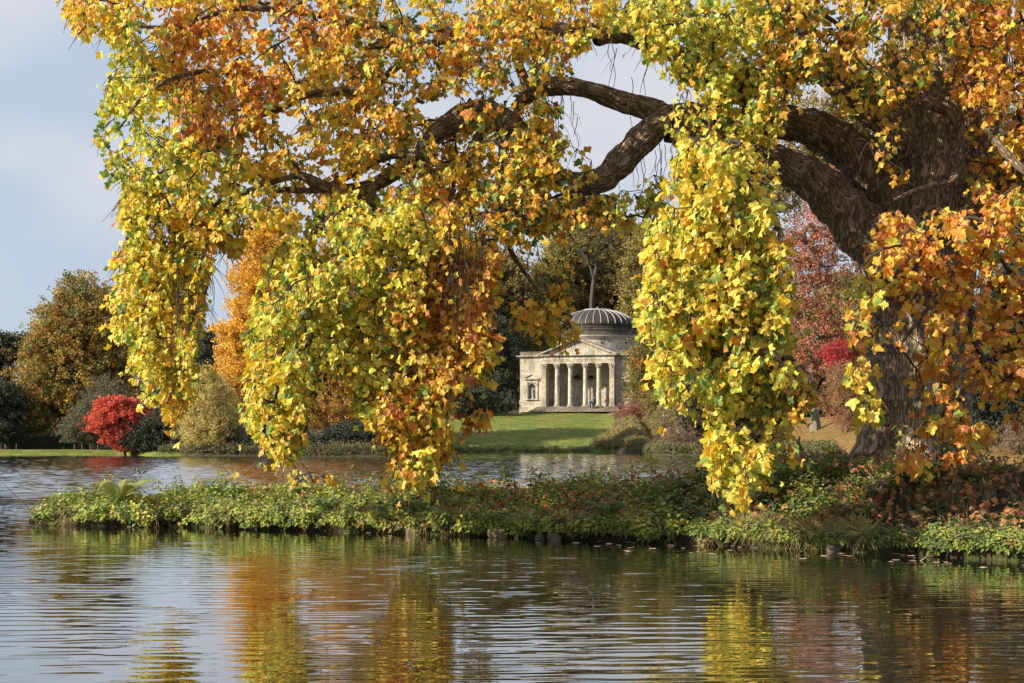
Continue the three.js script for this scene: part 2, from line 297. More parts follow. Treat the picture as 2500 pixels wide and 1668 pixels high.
function pick(R, pal) { let s = 0; for (const c of pal) s += c[0]; let k = R() * s; for (const c of pal) if ((k -= c[0]) <= 0) return c; return pal[pal.length - 1]; }
let treeSeed = 1000;
function farTree(o) {
  // o: name, label, category, d, base [x, y or null], trunk, blobs [[x, y, rx, ry, weight, dz]], n anchors, per sprays, size, pal [[w, r, g, b]]
  const R = rng(treeSeed += 37), d = o.d, m = d / F * K, bx = o.base[0];
  const by = o.base[1] ?? (HORIZON + (EYE - groundAt(bx * K, d)) / d * F) / K;
  const root = D(bx, by, d); root.y = Math.min(root.y, Math.max(0.05, groundAt(bx * K, d))) - 0.05;
  const t = thing(o.name, o.label, o.category ?? 'tree', [root.x, root.y, root.z], o.group), anchors = [];
  const tot = o.blobs.reduce((s, b) => s + (b[4] ?? 1) * b[2] * b[3], 0);
  for (const b of o.blobs) {
    const c = D(b[0], b[1], d).sub(root); c.z -= (b[5] ?? 0); const cnt = Math.round(o.n * (b[4] ?? 1) * b[2] * b[3] / tot), rx = b[2] * m, ry = b[3] * m, rz = Math.min(rx, ry * 1.3) * 0.95;
    for (let i = 0; i < cnt; i++) { const v = randV(R), q = Math.pow(R(), 0.42) * (1 + 0.22 * fbm(v.x * 1.7 + treeSeed, v.y * 1.7, v.z * 1.7, 2) * 2); const p = V(c.x + v.x * rx * q, c.y + v.y * ry * q, c.z + v.z * rz * q); if (p.y > 0.1) anchors.push(p); }
  }
  const b0 = o.blobs[0], top = D(b0[0], b0[1], d).sub(root), nodes = [], S = 7, h = top.y * (o.fork ?? 0.8);
  for (let i = 0; i <= S; i++) { const f = i / S; nodes.push({ p: V(top.x * f * f * 0.8 + Math.sin(f * 3 + treeSeed) * 0.1, h * f, 0), root: true }); }
  const tr = o.trunk ?? 0.3; part('trunk', tube(nodes.map((n) => n.p), nodes.map((_, i) => tr * (i === 0 ? 1.35 : 1 - 0.55 * i / S)), 8, 14, 0.06), o.wood ?? farWood, t);
  const skel = anchors.filter((_, i) => i % (o.skip ?? 3) === 0), N = grow(nodes, skel, 0.15), bg = branchGeo(N, nodes.length, o.twig ?? 0.018, 0.47, tr * 0.6, 4, 2, R, 0.02);
  if (bg) part('branches', bg, o.wood ?? farWood, t, 'stuff');
  const list = [], q = new THREE.Quaternion(), e = new THREE.Euler();
  for (const a of anchors) {
    const tint = pick(R, o.pal), k0 = 0.85 + 0.3 * R();
    for (let j = 0; j < o.per; j++) {
      const sp = o.spread ?? 0.55, p = V(a.x + gauss(R) * sp, a.y + gauss(R) * sp * (o.flat ?? 0.45) - Math.abs(gauss(R)) * (o.droop ?? 0.1), a.z + gauss(R) * sp); if (p.y < 0.03) continue;
      const s = o.size * (0.7 + 0.6 * R()); e.set(R() * 6.28, R() * 6.28, R() * 6.28); q.setFromEuler(e);
      const c = R() < 0.7 ? tint : pick(R, o.pal), k = k0 * (0.8 + 0.4 * R());
      list.push([new THREE.Matrix4().compose(p, q, V(s, s * (o.stretch ?? 0.8), s)), col(c[1] * k, c[2] * k, c[3] * k)]);
    }
  }
  if (list.length) instances(o.leafName ?? 'crown', SPRAY[o.spray ?? 'broad'], farLeafMat, list, t);
  return t;
}
const GOLD = [[3, 0.40, 0.25, 0.035], [2, 0.28, 0.22, 0.035], [2, 0.15, 0.16, 0.03], [1, 0.36, 0.17, 0.025]];
const DARK = [[3, 0.018, 0.032, 0.016], [2, 0.03, 0.045, 0.02], [1, 0.05, 0.055, 0.02]];
const OLIVE = [[3, 0.25, 0.20, 0.05], [2, 0.16, 0.16, 0.05], [1.5, 0.36, 0.24, 0.05], [1, 0.24, 0.15, 0.05]];
const GREYGREEN = [[2, 0.07, 0.085, 0.045], [1, 0.11, 0.115, 0.065], [1, 0.04, 0.055, 0.03]];
farTree({ name: 'beech_tree', label: 'broad golden brown tree rising behind the round red maple', d: 160, base: [180, null], trunk: 0.75, blobs: [[190, 745, 95, 125], [110, 860, 80, 110], [215, 880, 95, 105], [95, 960, 55, 60], [150, 775, 80, 90], [170, 980, 85, 45], [255, 800, 60, 120], [290, 930, 60, 80]], n: 900, per: 13, size: 0.75, spread: 0.7, pal: GOLD, fork: 0.75, twig: 0.03 });
farTree({ name: 'dark_tree', label: 'dark tree cut off by the left edge of the picture', d: 164, base: [5, null], trunk: 0.45, blobs: [[0, 810, 45, 60], [-30, 880, 50, 110], [10, 960, 38, 55], [40, 790, 22, 35]], n: 330, per: 10, size: 0.7, pal: [[2, 0.07, 0.07, 0.025], [2, 0.035, 0.045, 0.02], [1, 0.16, 0.1, 0.02]] });
farTree({ name: 'yew_shrub', label: 'very dark shrub at the left edge above the hedge', category: 'shrub', d: 156, base: [10, null], trunk: 0.3, blobs: [[5, 945, 42, 75]], n: 200, per: 12, size: 0.6, pal: DARK });
farTree({ name: 'grey_shrub', label: 'grey green feathery shrub between the golden tree and the red maple', category: 'shrub', d: 154, base: [215, null], trunk: 0.2, blobs: [[215, 960, 42, 55], [180, 985, 38, 33], [250, 915, 38, 45]], n: 230, per: 10, size: 0.6, spray: 'fine', pal: [[2, 0.15, 0.15, 0.09], [2, 0.10, 0.105, 0.06], [1, 0.21, 0.19, 0.12]], wood: farGreyWood });
farTree({ name: 'maple_tree', label: 'round bright red maple by the far lake shore', d: 147, base: [290, null], trunk: 0.2, fork: 0.55, blobs: [[280, 955, 64, 42], [296, 992, 50, 32], [240, 960, 32, 30], [322, 980, 30, 30], [272, 928, 42, 20], [285, 1012, 42, 20]], n: 430, per: 12, size: 0.55, flat: 0.22, spread: 0.5, pal: [[3, 0.60, 0.09, 0.045], [2, 0.44, 0.06, 0.035], [1, 0.64, 0.16, 0.08]] });
farTree({ name: 'laurel_shrub', label: 'dark green shrub mass right of the red maple', category: 'shrub', d: 146, base: [375, null], trunk: 0.25, blobs: [[370, 995, 60, 45], [345, 1015, 55, 25], [395, 985, 40, 50]], n: 330, per: 11, size: 0.6, pal: DARK });
farTree({ name: 'willow_tree', label: 'round olive yellow willow at the water left of the hanging centre leaves', d: 140, base: [520, null], trunk: 0.17, fork: 0.9, blobs: [[480, 940, 58, 85], [490, 985, 70, 50], [465, 880, 30, 35]], n: 620, per: 13, size: 0.55, spray: 'fine', flat: 1, spread: 0.45, droop: 0.35, pal: [[3, 0.56, 0.46, 0.14], [2, 0.44, 0.38, 0.12], [1, 0.62, 0.50, 0.2]], wood: farGreyWood });
farTree({ name: 'pine_tree', label: 'small dark tree top against the sky left of the golden tree', d: 195, base: [478, null], trunk: 0.4, blobs: [[478, 790, 20, 38], [470, 850, 28, 55], [440, 900, 40, 60]], n: 200, per: 11, size: 0.8, pal: [[2, 0.035, 0.05, 0.025], [1, 0.06, 0.075, 0.03]] });
farTree({ name: 'golden_tree', label: 'tall golden yellow tree between the two left leaf curtains', d: 152, base: [620, null], trunk: 0.6, blobs: [[605, 700, 75, 150], [590, 840, 85, 95], [615, 545, 50, 70], [560, 900, 60, 70], [680, 800, 70, 120], [545, 780, 45, 60]], n: 900, per: 13, size: 0.7, pal: [[3, 0.72, 0.42, 0.03], [2, 0.60, 0.33, 0.025], [1, 0.66, 0.46, 0.06]] });
farTree({ name: 'orange_tree', label: 'pale orange loose tree behind the dark rhododendrons', d: 147, base: [780, null], trunk: 0.3, blobs: [[770, 920, 90, 65], [850, 930, 60, 50], [720, 950, 50, 50], [800, 830, 90, 70], [800, 660, 90, 120], [890, 760, 70, 100], [700, 820, 70, 110]], n: 1000, per: 10, size: 0.7, spray: 'fine', pal: [[2, 0.62, 0.36, 0.07], [2, 0.54, 0.30, 0.07], [1, 0.44, 0.3, 0.09]], wood: farGreyWood });
const RH = 'dark rhododendrons along the far shore';
farTree({ name: 'lime_tree', label: 'tall golden tree glimpsed through the orange right half of the centre leaf curtain', d: 168, base: [850, null], trunk: 0.45, blobs: [[850, 800, 75, 95], [790, 840, 60, 80], [910, 850, 60, 80], [870, 910, 70, 60]], n: 620, per: 10, size: 0.8, spread: 0.7, pal: [[2, 0.55, 0.33, 0.05], [2, 0.45, 0.3, 0.05], [1, 0.5, 0.22, 0.04]] });
farTree({ name: 'rhododendron', label: 'wide dark rhododendron at the water under the pale orange tree', category: 'shrub', d: 137, base: [820, null], trunk: 0.2, fork: 0.5, blobs: [[830, 1003, 70, 40], [770, 1015, 55, 28], [890, 1010, 45, 35], [960, 1020, 40, 26]], n: 420, per: 10, size: 0.5, pal: [[3, 0.022, 0.034, 0.02], [1, 0.05, 0.065, 0.035]], group: RH });
farTree({ name: 'rhododendron', label: 'small dark rhododendron just right of the olive willow trunk', category: 'shrub', d: 139.5, base: [568, null], trunk: 0.15, fork: 0.5, blobs: [[565, 1015, 32, 28], [600, 1020, 26, 22]], n: 150, per: 10, size: 0.5, pal: [[3, 0.022, 0.034, 0.02], [1, 0.05, 0.065, 0.035]], group: RH });
farTree({ name: 'evergreen_tree', label: 'tall dark evergreen standing left of the temple wing', d: 204, base: [1115, null], trunk: 0.4, blobs: [[1120, 830, 70, 110], [1080, 900, 60, 60], [1155, 880, 32, 70], [1060, 800, 60, 100]], n: 520, per: 12, size: 0.7, pal: [[2, 0.03, 0.045, 0.022], [2, 0.06, 0.075, 0.035], [1, 0.02, 0.03, 0.016]] });
farTree({ name: 'grey_bush', label: 'grey green bush on the lawn edge left of the temple steps', category: 'shrub', d: 192, base: [1100, null], trunk: 0.2, blobs: [[1090, 910, 45, 40], [1150, 925, 30, 22], [1050, 920, 45, 40]], n: 260, per: 10, size: 0.55, pal: GREYGREEN });
farTree({ name: 'dark_bush', label: 'dark bush at the left foot of the temple lawn', category: 'shrub', d: 163, base: [1005, null], trunk: 0.2, blobs: [[970, 1000, 30, 45], [985, 950, 30, 40], [950, 930, 50, 70]], n: 240, per: 10, size: 0.6, pal: DARK });
const WD = [['golden olive tree of the wood right behind the bare crowned tree', 1365, [[1330, 620, 60, 80], [1400, 590, 60, 90], [1365, 700, 80, 60]], 240], ['brown olive tree of the wood left above the temple wing', 1170, [[1170, 690, 75, 100], [1120, 640, 60, 70], [1180, 800, 60, 60]], 226], ['brown olive tree of the wood directly left of the temple dome', 1265, [[1265, 690, 60, 95], [1285, 600, 40, 60], [1270, 780, 50, 50]], 232], ['yellow olive tree of the wood behind the temple dome', 1400, [[1400, 660, 75, 80], [1430, 570, 60, 80], [1345, 680, 70, 60], [1330, 570, 50, 60]], 236], ['brown olive tree of the wood right of the temple dome', 1480, [[1480, 690, 50, 100], [1500, 600, 55, 90], [1470, 780, 50, 60]], 222], ['brown tree of the wood behind the yellow right leaf curtain', 1620, [[1620, 720, 110, 150], [1700, 640, 90, 130], [1560, 600, 60, 90]], 214], ['olive tree of the wood far right between the great trunk and the lowest curtain', 1720, [[1720, 800, 80, 110], [1800, 760, 70, 120], [1680, 880, 60, 60]], 190], ['brown green tree of the wood directly left of the copper tree', 1850, [[1850, 800, 80, 110], [1930, 740, 70, 120]], 186], ['tall olive tree of the wood behind the great trunk', 2000, [[1990, 780, 90, 130], [2080, 700, 80, 150], [2150, 850, 90, 110]], 176], ['tall brown tree of the wood left above the pale orange tree', 1010, [[1000, 760, 90, 130], [920, 720, 90, 130], [1050, 680, 70, 90]], 218]];
WD.forEach(([label, x, blobs, d], i) => farTree({ name: 'woodland_tree', label, d, base: [x, null], trunk: 0.45, blobs, n: 560, per: 11, size: 0.9, spread: 0.85, pal: i % 2 ? OLIVE : [[2, 0.34, 0.27, 0.06], [2, 0.22, 0.22, 0.06], [1, 0.34, 0.22, 0.055]], skip: 2, group: 'brown olive trees of the wood round the temple' }));
farTree({ name: 'shrub', label: 'green and amber leafy shrub covering the right end of the temple', category: 'shrub', d: 188, base: [1490, null], trunk: 0.25, blobs: [[1480, 870, 40, 85], [1500, 800, 45, 60], [1500, 930, 40, 50]], n: 420, per: 12, size: 0.5, pal: [[2, 0.20, 0.20, 0.035], [2, 0.31, 0.23, 0.04], [1, 0.42, 0.22, 0.04], [1, 0.10, 0.14, 0.03]] });
farTree({ name: 'round_shrub', label: 'round purplish red shrub right of the temple steps', category: 'shrub', d: 181, base: [1455, null], trunk: 0.12, fork: 0.4, blobs: [[1455, 955, 38, 28], [1440, 965, 26, 22]], n: 230, per: 10, size: 0.42, spray: 'fine', flat: 0.9, pal: [[2, 0.34, 0.12, 0.10], [2, 0.22, 0.11, 0.08], [1, 0.44, 0.13, 0.10]], wood: farGreyWood });
farTree({ name: 'red_shrub', label: 'small dark red shrub at the water edge below the round shrub', category: 'shrub', d: 168, base: [1382, null], trunk: 0.05, fork: 0.4, blobs: [[1382, 1026, 15, 13]], n: 60, per: 8, size: 0.35, spray: 'thin', flat: 1, pal: [[2, 0.22, 0.035, 0.025], [1, 0.13, 0.03, 0.02]] });
farTree({ name: 'yellow_shrub', label: 'yellow green upright shrub right of the round purplish shrub', category: 'shrub', d: 176, base: [1515, null], trunk: 0.15, blobs: [[1512, 950, 30, 55]], n: 190, per: 11, size: 0.5, pal: [[2, 0.24, 0.22, 0.03], [2, 0.12, 0.14, 0.03], [1, 0.34, 0.24, 0.03]] });
farTree({ name: 'orange_shrub', label: 'narrow salmon orange shrub beside the yellow green one', category: 'shrub', d: 172, base: [1560, null], trunk: 0.15, blobs: [[1558, 960, 22, 60]], n: 150, per: 11, size: 0.5, pal: [[2, 0.42, 0.18, 0.07], [1, 0.32, 0.15, 0.06], [1, 0.2, 0.14, 0.05]] });
farTree({ name: 'dark_shrub', label: 'tall dark olive shrub mass left of the lowest yellow curtain', category: 'shrub', d: 160, base: [1630, null], trunk: 0.3, blobs: [[1630, 950, 60, 75], [1590, 990, 35, 45], [1700, 930, 80, 90]], n: 460, per: 10, size: 0.6, pal: [[2, 0.05, 0.055, 0.025], [2, 0.03, 0.038, 0.018], [1, 0.08, 0.07, 0.03]] });
farTree({ name: 'heather_bush', label: 'grey mauve twiggy bush on the point by the far water', category: 'shrub', d: 146, base: [1560, null], trunk: 0.08, fork: 0.4, blobs: [[1555, 1010, 32, 28], [1590, 1025, 35, 20], [1530, 1020, 18, 20]], n: 220, per: 9, size: 0.45, spray: 'thin', flat: 1, pal: [[2, 0.28, 0.19, 0.13], [2, 0.20, 0.13, 0.10], [1, 0.32, 0.25, 0.13]], wood: farGreyWood });
farTree({ name: 'copper_tree', label: 'red copper leaved tree seen left of the great trunk', d: 128, base: [1870, null], trunk: 0.4, blobs: [[1850, 690, 85, 140], [1900, 560, 80, 120], [1840, 560, 60, 90], [1930, 780, 60, 90], [1960, 430, 80, 90], [1860, 820, 70, 60]], n: 700, per: 4, size: 0.5, pal: [[3, 0.50, 0.17, 0.08], [2, 0.36, 0.15, 0.08], [1, 0.24, 0.15, 0.07]], wood: farGreyWood, skip: 1, twig: 0.02 });
farTree({ name: 'crimson_shrub', label: 'small crimson shrub just left of the great trunk', category: 'shrub', d: 122, base: [1935, null], trunk: 0.1, blobs: [[1935, 812, 26, 26]], n: 110, per: 10, size: 0.4, pal: [[2, 0.45, 0.02, 0.03], [1, 0.3, 0.02, 0.025]] });
farTree({ name: 'spindle_shrub', label: 'tan and pink bush at the left foot of the great trunk', category: 'shrub', d: 118, base: [1940, null], trunk: 0.12, fork: 0.5, blobs: [[1945, 900, 38, 60], [1960, 950, 35, 35]], n: 280, per: 10, size: 0.38, spray: 'fine', flat: 0.8, pal: [[2, 0.32, 0.19, 0.08], [1, 0.42, 0.12, 0.08], [1, 0.24, 0.2, 0.07]], wood: farGreyWood });
farTree({ name: 'evergreen_hedge', label: 'dark evergreen band above the leafy slope', category: 'shrub', d: 146, base: [1850, null], trunk: 0.3, fork: 0.4, blobs: [[1840, 920, 80, 45], [1760, 930, 70, 50], [1910, 900, 60, 55], [1880, 850, 90, 60]], n: 420, per: 11, size: 0.6, pal: DARK });
farTree({ name: 'holly_tree', label: 'dark blue green evergreen right of the great trunk', d: 92, base: [2300, null], trunk: 0.3, blobs: [[2290, 850, 70, 160], [2360, 900, 70, 140], [2240, 930, 50, 110], [2330, 720, 80, 110], [2250, 760, 50, 90]], n: 950, per: 12, size: 0.42, spread: 0.42, pal: [[3, 0.016, 0.034, 0.022], [1, 0.035, 0.06, 0.04], [1, 0.05, 0.06, 0.02]] });
farTree({ name: 'dry_bush', label: 'pale tan twiggy bush at the right edge of the picture', category: 'shrub', d: 88, base: [2335, null], trunk: 0.06, fork: 0.4, blobs: [[2335, 1020, 28, 32], [2300, 1045, 40, 12]], n: 200, per: 9, size: 0.32, spray: 'thin', flat: 1, pal: [[2, 0.30, 0.19, 0.13], [2, 0.22, 0.14, 0.09], [1, 0.16, 0.14, 0.06]], wood: farGreyWood });
farTree({ name: 'yellow_tree', label: 'tall yellow brown tree seen between the limbs beside the trunk', d: 142, base: [2010, null], trunk: 0.5, blobs: [[1900, 330, 110, 130], [2020, 260, 120, 150], [2330, 560, 90, 160], [2300, 350, 90, 140], [1800, 420, 70, 90]], n: 800, per: 7, size: 0.7, pal: [[2, 0.30, 0.21, 0.03], [2, 0.2, 0.15, 0.03], [1, 0.12, 0.12, 0.03]] });
{ // clipped hedge, shore plants and marker stakes on the far left lawn
  const R = rng(61), list = [], e = new THREE.Euler(), q = new THREE.Quaternion(), d0 = 157;
  const t = thing('hedge', 'long low clipped dark hedge behind the far left lawn', 'hedge', [0, 0, 0]);
  const a = D(-60, 1025, d0), b = D(205, 1025, d0), yb = groundAt(100, d0) - 0.1;
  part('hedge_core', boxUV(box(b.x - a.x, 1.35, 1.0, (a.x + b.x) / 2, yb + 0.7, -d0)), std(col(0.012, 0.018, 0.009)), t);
  for (let i = 0; i < 2600; i++) { const p = V(mix(a.x, b.x, R()), yb + 0.1 + R() * 1.5, -d0 + (R() - 0.4) * 1.3); if (p.y < yb + 1.3 && R() < 0.6) p.z = -d0 + 0.55 + R() * 0.1; e.set(R() * 6, R() * 6, R() * 6); q.setFromEuler(e); const s = 0.3 + 0.2 * R(), c = pick(R, p.y > yb + 1.35 ? GREYGREEN : DARK); list.push([new THREE.Matrix4().compose(p, q, V(s, s, s)), col(c[1], c[2], c[3])]); }
  instances('foliage', SPRAY.broad, farLeafMat, list, t);
  const stakes = [[11, 1033], [37, 1033], [170, 1031], [188, 1031], [206, 1031], [224, 1031]];
  const where = ['at the picture edge', 'second from the picture edge', 'left of the red maple, first of four', 'left of the red maple, second of four', 'left of the red maple, third of four', 'nearest to the red maple'];
  stakes.forEach(([x], i) => { const d = 152.5, p = D(x, 0, d), y = groundAt(x * K, d) - 0.1; const m = part('marker_stake', merge([new THREE.CylinderGeometry(0.022, 0.028, 0.7, 7).translate(0, 0.35, 0), new THREE.ConeGeometry(0.022, 0.06, 7).translate(0, 0.73, 0)]), std(col(0.30, 0.27, 0.2)), scene); m.position.set(p.x, y, p.z); tag(m, 'thin pale stake in front of the hedge, ' + where[i], 'stake', 'stakes along the far hedge'); });
  const edge = [];
  for (let i = 0; i < 2600; i++) {
    const px = [390 + R() * 300, 690 + R() * 370, 1080 + R() * 600, 1560 + R() * 260, 1840 + R() * 200][Math.floor(R() * 5)], lawnEdge = px > 1080 && px < 1440;
    const s = lawnEdge ? -0.2 + R() * 0.8 : R() * 2.4, d = lin(SHORE, px) + s, p = P(px, 0, d); p.y = groundAt(px, d) + R() * (lawnEdge ? 0.25 : 0.75); e.set(R() * 6, R() * 6, R() * 6); q.setFromEuler(e);
    const k = (lawnEdge ? 0.35 : 0.55) + 0.3 * R(), c = pick(R, [[3, 0.13, 0.14, 0.04], [2, 0.08, 0.10, 0.03], [1, 0.25, 0.2, 0.08], [1, 0.16, 0.09, 0.04]]); edge.push([new THREE.Matrix4().compose(p, q, V(k, k * 0.8, k)), col(c[1], c[2], c[3])]);
  }
  // the rough planting between the lawn and the point
  for (let i = 0; i < 3600; i++) { const u = R(), v = R(), px = mix(1462 + 52 * v, 1650, u), d = mix(167, 183, v) - 14 * u * (1 - v), p = P(px, 0, d); p.y = groundAt(px, d) + R() * 0.45; if (px > 1390) { e.set(R() * 6, R() * 6, R() * 6); q.setFromEuler(e); const k = 0.5 + 0.4 * R(), c = pick(R, [[2, 0.30, 0.27, 0.08], [2, 0.19, 0.22, 0.06], [2, 0.27, 0.15, 0.09], [1, 0.42, 0.33, 0.13]]); edge.push([new THREE.Matrix4().compose(p, q, V(k, k * 0.7, k)), col(c[1], c[2], c[3])]); } }
  tag(instances('shore_plants', SPRAY.fine, farLeafMat, edge, scene), 'low rough plants along the far water edge', 'plants');
}
{ // the bare crowned tree above the dome
  const R = rng(909), d = 214, t = thing('bare_tree', 'thinly leaved tree with forked grey trunk rising over the temple dome', 'tree', [0, 0, 0]);
  const C = [[[1359, 830, 11], [1358, 700, 10], [1364, 640, 9], [1372, 600, 7], [1378, 560, 5], [1382, 500, 3], [1392, 460, 1.5]], [[1364, 645, 6], [1350, 600, 5], [1330, 570, 4], [1310, 545, 2.5], [1300, 500, 1.5]], [[1376, 580, 5], [1400, 550, 4], [1425, 520, 2.5], [1440, 480, 1.5]], [[1350, 600, 3.5], [1345, 540, 3], [1352, 490, 1.5]], [[1330, 570, 3], [1290, 560, 2], [1260, 565, 1.2]], [[1402, 548, 3], [1412, 500, 2], [1405, 460, 1]]];
  const nodes = []; const L = C.map((c, i) => { const pts = c.map(([x, y]) => D(x, y, d - i * 0.25 + (i === 1 ? -1 : i === 2 ? 1.2 : 0))); pts.forEach((p, k) => { if (c[k][1] < 640) nodes.push({ p, root: true }); }); return tube(pts, c.map((k) => k[2] * K * d / F * 0.6), 7, c.length * 4, 0.12, i); });
  const bareWood = std(col(0.055, 0.045, 0.037)); part('trunk', merge(L), bareWood, t);
  const anchors = []; for (let i = 0; i < 420; i++) { const v = randV(R), q = Math.pow(R(), 0.4), c = D(1365, 530, d); anchors.push(V(c.x + v.x * q * 5.6, c.y + v.y * q * 5.0, c.z + v.z * q * 4)); }
  const N = grow(nodes, anchors, 0.2); part('branches', branchGeo(N, nodes.length, 0.03, 0.4, 0.14, 3, 2, R, 0), bareWood, t, 'stuff');
  const list = [], e = new THREE.Euler(), q = new THREE.Quaternion();
  for (const a of anchors) for (let j = 0; j < 2; j++) { if (R() < 0.35) continue; e.set(R() * 6, R() * 6, R() * 6); q.setFromEuler(e); const s = 0.5 + 0.3 * R(), c = pick(R, OLIVE); list.push([new THREE.Matrix4().compose(V(a.x + gauss(R) * 0.4, a.y + gauss(R) * 0.3, a.z + gauss(R) * 0.4), q, V(s, s, s)), col(c[1], c[2], c[3])]); }
  instances('crown', SPRAY.fine, farLeafMat, list, t);
}

// ------------------------------------------------------------------ the temple
const templeBase = P(1409.6, 993, 196);
const temple = thing('temple', 'domed stone temple with columned porch on the far lawn', 'temple', [templeBase.x, templeBase.y, templeBase.z]);
temple.rotation.y = -15 * Math.PI / 180;
const atTemple = (x, y, z) => V(x, y, z).applyEuler(temple.rotation).add(temple.position);
{
  const S = (name, g, m = stone, parent = temple, kind) => part(name, boxUV(g), m, parent, kind);
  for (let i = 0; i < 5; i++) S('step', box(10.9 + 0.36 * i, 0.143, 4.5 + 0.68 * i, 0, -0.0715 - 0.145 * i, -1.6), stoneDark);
  S('foundation', box(16.5, 2.2, 8, 0, -1.1 - 0.1, -5.3));
  // porch floor, back wall, inner walls, ceiling
  S('porch_wall', merge([box(4.05, 5.73, 0.4, -2.62, 2.865, -3.8), box(4.05, 5.73, 0.4, 2.62, 2.865, -3.8), box(1.19, 2.75, 0.4, 0, 4.355, -3.8), box(0.3, 5.73, 2.8, -4.8, 2.865, -2.2), box(0.3, 5.73, 2.8, 4.8, 2.865, -2.2)]));
  S('ceiling', box(9.4, 0.2, 4.0, 0, 5.82, -2.0));
  const door = S('door', box(1.18, 2.96, 0.1, 0, 1.48, -3.9), std(col(0.42, 0.40, 0.37), { roughness: 0.6 }));
  for (const x of [-0.28, 0.28]) for (const [y, h] of [[0.75, 1.0], [2.05, 1.3]]) S('door_panel', box(0.42, h, 0.03, x, y, -3.835), std(col(0.46, 0.44, 0.40), { roughness: 0.6 }), door);
  S('door_surround', merge([box(0.28, 3.25, 0.12, -0.74, 1.625, -3.55), box(0.28, 3.25, 0.12, 0.74, 1.625, -3.55), box(1.2, 0.28, 0.12, 0, 3.11, -3.55), box(2.3, 0.16, 0.32, 0, 3.50, -3.46), box(1.9, 0.17, 0.16, 0, 3.335, -3.53)]));
  for (const s of [-1, 1]) S('porch_plinth', box(3.6, 0.3, 0.1, s * 2.75, 0.85, -3.555));
  // wings with niches
  for (const s of [-1, 1]) {
    const sh = new THREE.Shape(); sh.moveTo(-1.62, 0.93); sh.lineTo(1.62, 0.93); sh.lineTo(1.62, 6.1); sh.lineTo(-1.62, 6.1); sh.closePath();
    const h = new THREE.Path(); h.moveTo(-0.5, 0.98); h.lineTo(0.5, 0.98); h.lineTo(0.5, 2.62); h.absarc(0, 2.62, 0.5, 0, Math.PI, false); h.closePath(); sh.holes.push(h);
    const cx = s * 6.45;
    S('wing_wall', merge([new THREE.ExtrudeGeometry(sh, { depth: 0.7, bevelEnabled: false, curveSegments: 10 }).translate(cx, 0, -1.7), box(3.24, 5.9, 5.5, cx, 3.0, -5.0)]));
    S('wing_plinth', box(3.44, 1.6, 1.0, cx, 0.13, -1.42));
    S('string_course', merge([box(3.34, 0.1, 0.9, cx, 6.0, -1.42), box(3.28, 0.5, 0.85, cx, 6.3, -1.42)]));
    S('cornice', merge([box(3.5, 0.12, 6.4, cx + s * 0.1, 6.61, -4.1), box(3.8, 0.13, 6.9, cx + s * 0.2, 6.80, -4.1)]));
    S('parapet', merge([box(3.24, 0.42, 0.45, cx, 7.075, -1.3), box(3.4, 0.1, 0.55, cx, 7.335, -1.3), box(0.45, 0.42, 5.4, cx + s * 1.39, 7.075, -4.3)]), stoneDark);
    const dent = []; for (let i = 0; i < 18; i++) dent.push(box(0.1, 0.09, 0.12, cx - 1.6 + i * 0.188, 6.705, -0.86)); S('dentils', merge(dent), stone, temple, 'stuff');
    const fr = new THREE.Shape(); fr.moveTo(-0.82, 0.93); fr.lineTo(0.82, 0.93); fr.lineTo(0.82, 3.62); fr.lineTo(-0.82, 3.62); fr.closePath(); const fh = new THREE.Path(); fh.moveTo(-0.57, 0.98); fh.lineTo(0.57, 0.98); fh.lineTo(0.57, 3.25); fh.lineTo(-0.57, 3.25); fh.closePath(); fr.holes.push(fh);
    const nf = S('niche_frame', new THREE.ExtrudeGeometry(fr, { depth: 0.12, bevelEnabled: false }).translate(cx, 0, -0.998));
    const pd = new THREE.Shape(); pd.moveTo(-0.98, 3.84); pd.lineTo(0.98, 3.84); pd.lineTo(0, 4.32); pd.closePath();
    const rk = (a) => { const g = box(1.12, 0.09, 0.3); g.rotateZ(-a * 0.456).translate(cx + a * 0.5, 4.14, -0.85); return g; };
    S('niche_pediment', merge([box(2.0, 0.12, 0.36, cx, 3.74, -0.82), new THREE.ExtrudeGeometry(pd, { depth: 0.14, bevelEnabled: false }).translate(cx, 0, -0.99), rk(1), rk(-1)]), stone, nf);
    S('niche_sill', box(1.8, 0.12, 0.3, cx, 0.99, -0.86), stone, nf);
    const back = std(col(0.30, 0.31, 0.34));
    S('niche_back', box(1.2, 2.4, 0.06, cx, 2.1, -1.75), back);
  }
  // pilasters and columns
  for (const s of [-1, 1]) {
    const c = new THREE.Group(); c.name = 'pilaster'; temple.add(c); c.position.set(s * 4.6, 0, 0);
    S('base', merge([box(0.82, 0.16, 0.82, 0, 0.08, -0.35), box(0.74, 0.14, 0.74, 0, 0.23, -0.35)]), stone, c); S('shaft', box(0.62, 4.8, 0.62, 0, 2.65, -0.35), stone, c);
    S('wall_pier', box(0.6, 5.73, 0.9, 0, 2.865, -1.2), stone, c); capital(c, true);
  }
  function capital(c, square) {
    const R = rng(5), L = [], z0 = square ? -0.35 : -0.35;
    L.push(box(0.86, 0.1, 0.86, 0, 5.675, z0), box(0.78, 0.06, 0.78, 0, 5.595, z0)); const bell = new THREE.CylinderGeometry(0.36, 0.27, 0.52, 16).translate(0, 5.3, z0); L.push(square ? box(0.66, 0.5, 0.66, 0, 5.3, z0) : bell);
    const leaf = (a, y, h, o) => { const g = new THREE.SphereGeometry(0.11, 6, 5); g.scale(0.8, h / 0.22, 0.5).rotateX(0.35).translate(0, y, o).rotateY(a).translate(0, 0, z0); return g; };
    for (let i = 0; i < 8; i++) { const a = i / 8 * 6.283; L.push(leaf(a, 5.18, 0.26, square ? 0.37 : 0.32), leaf(a + 0.39, 5.38, 0.26, square ? 0.4 : 0.36)); }
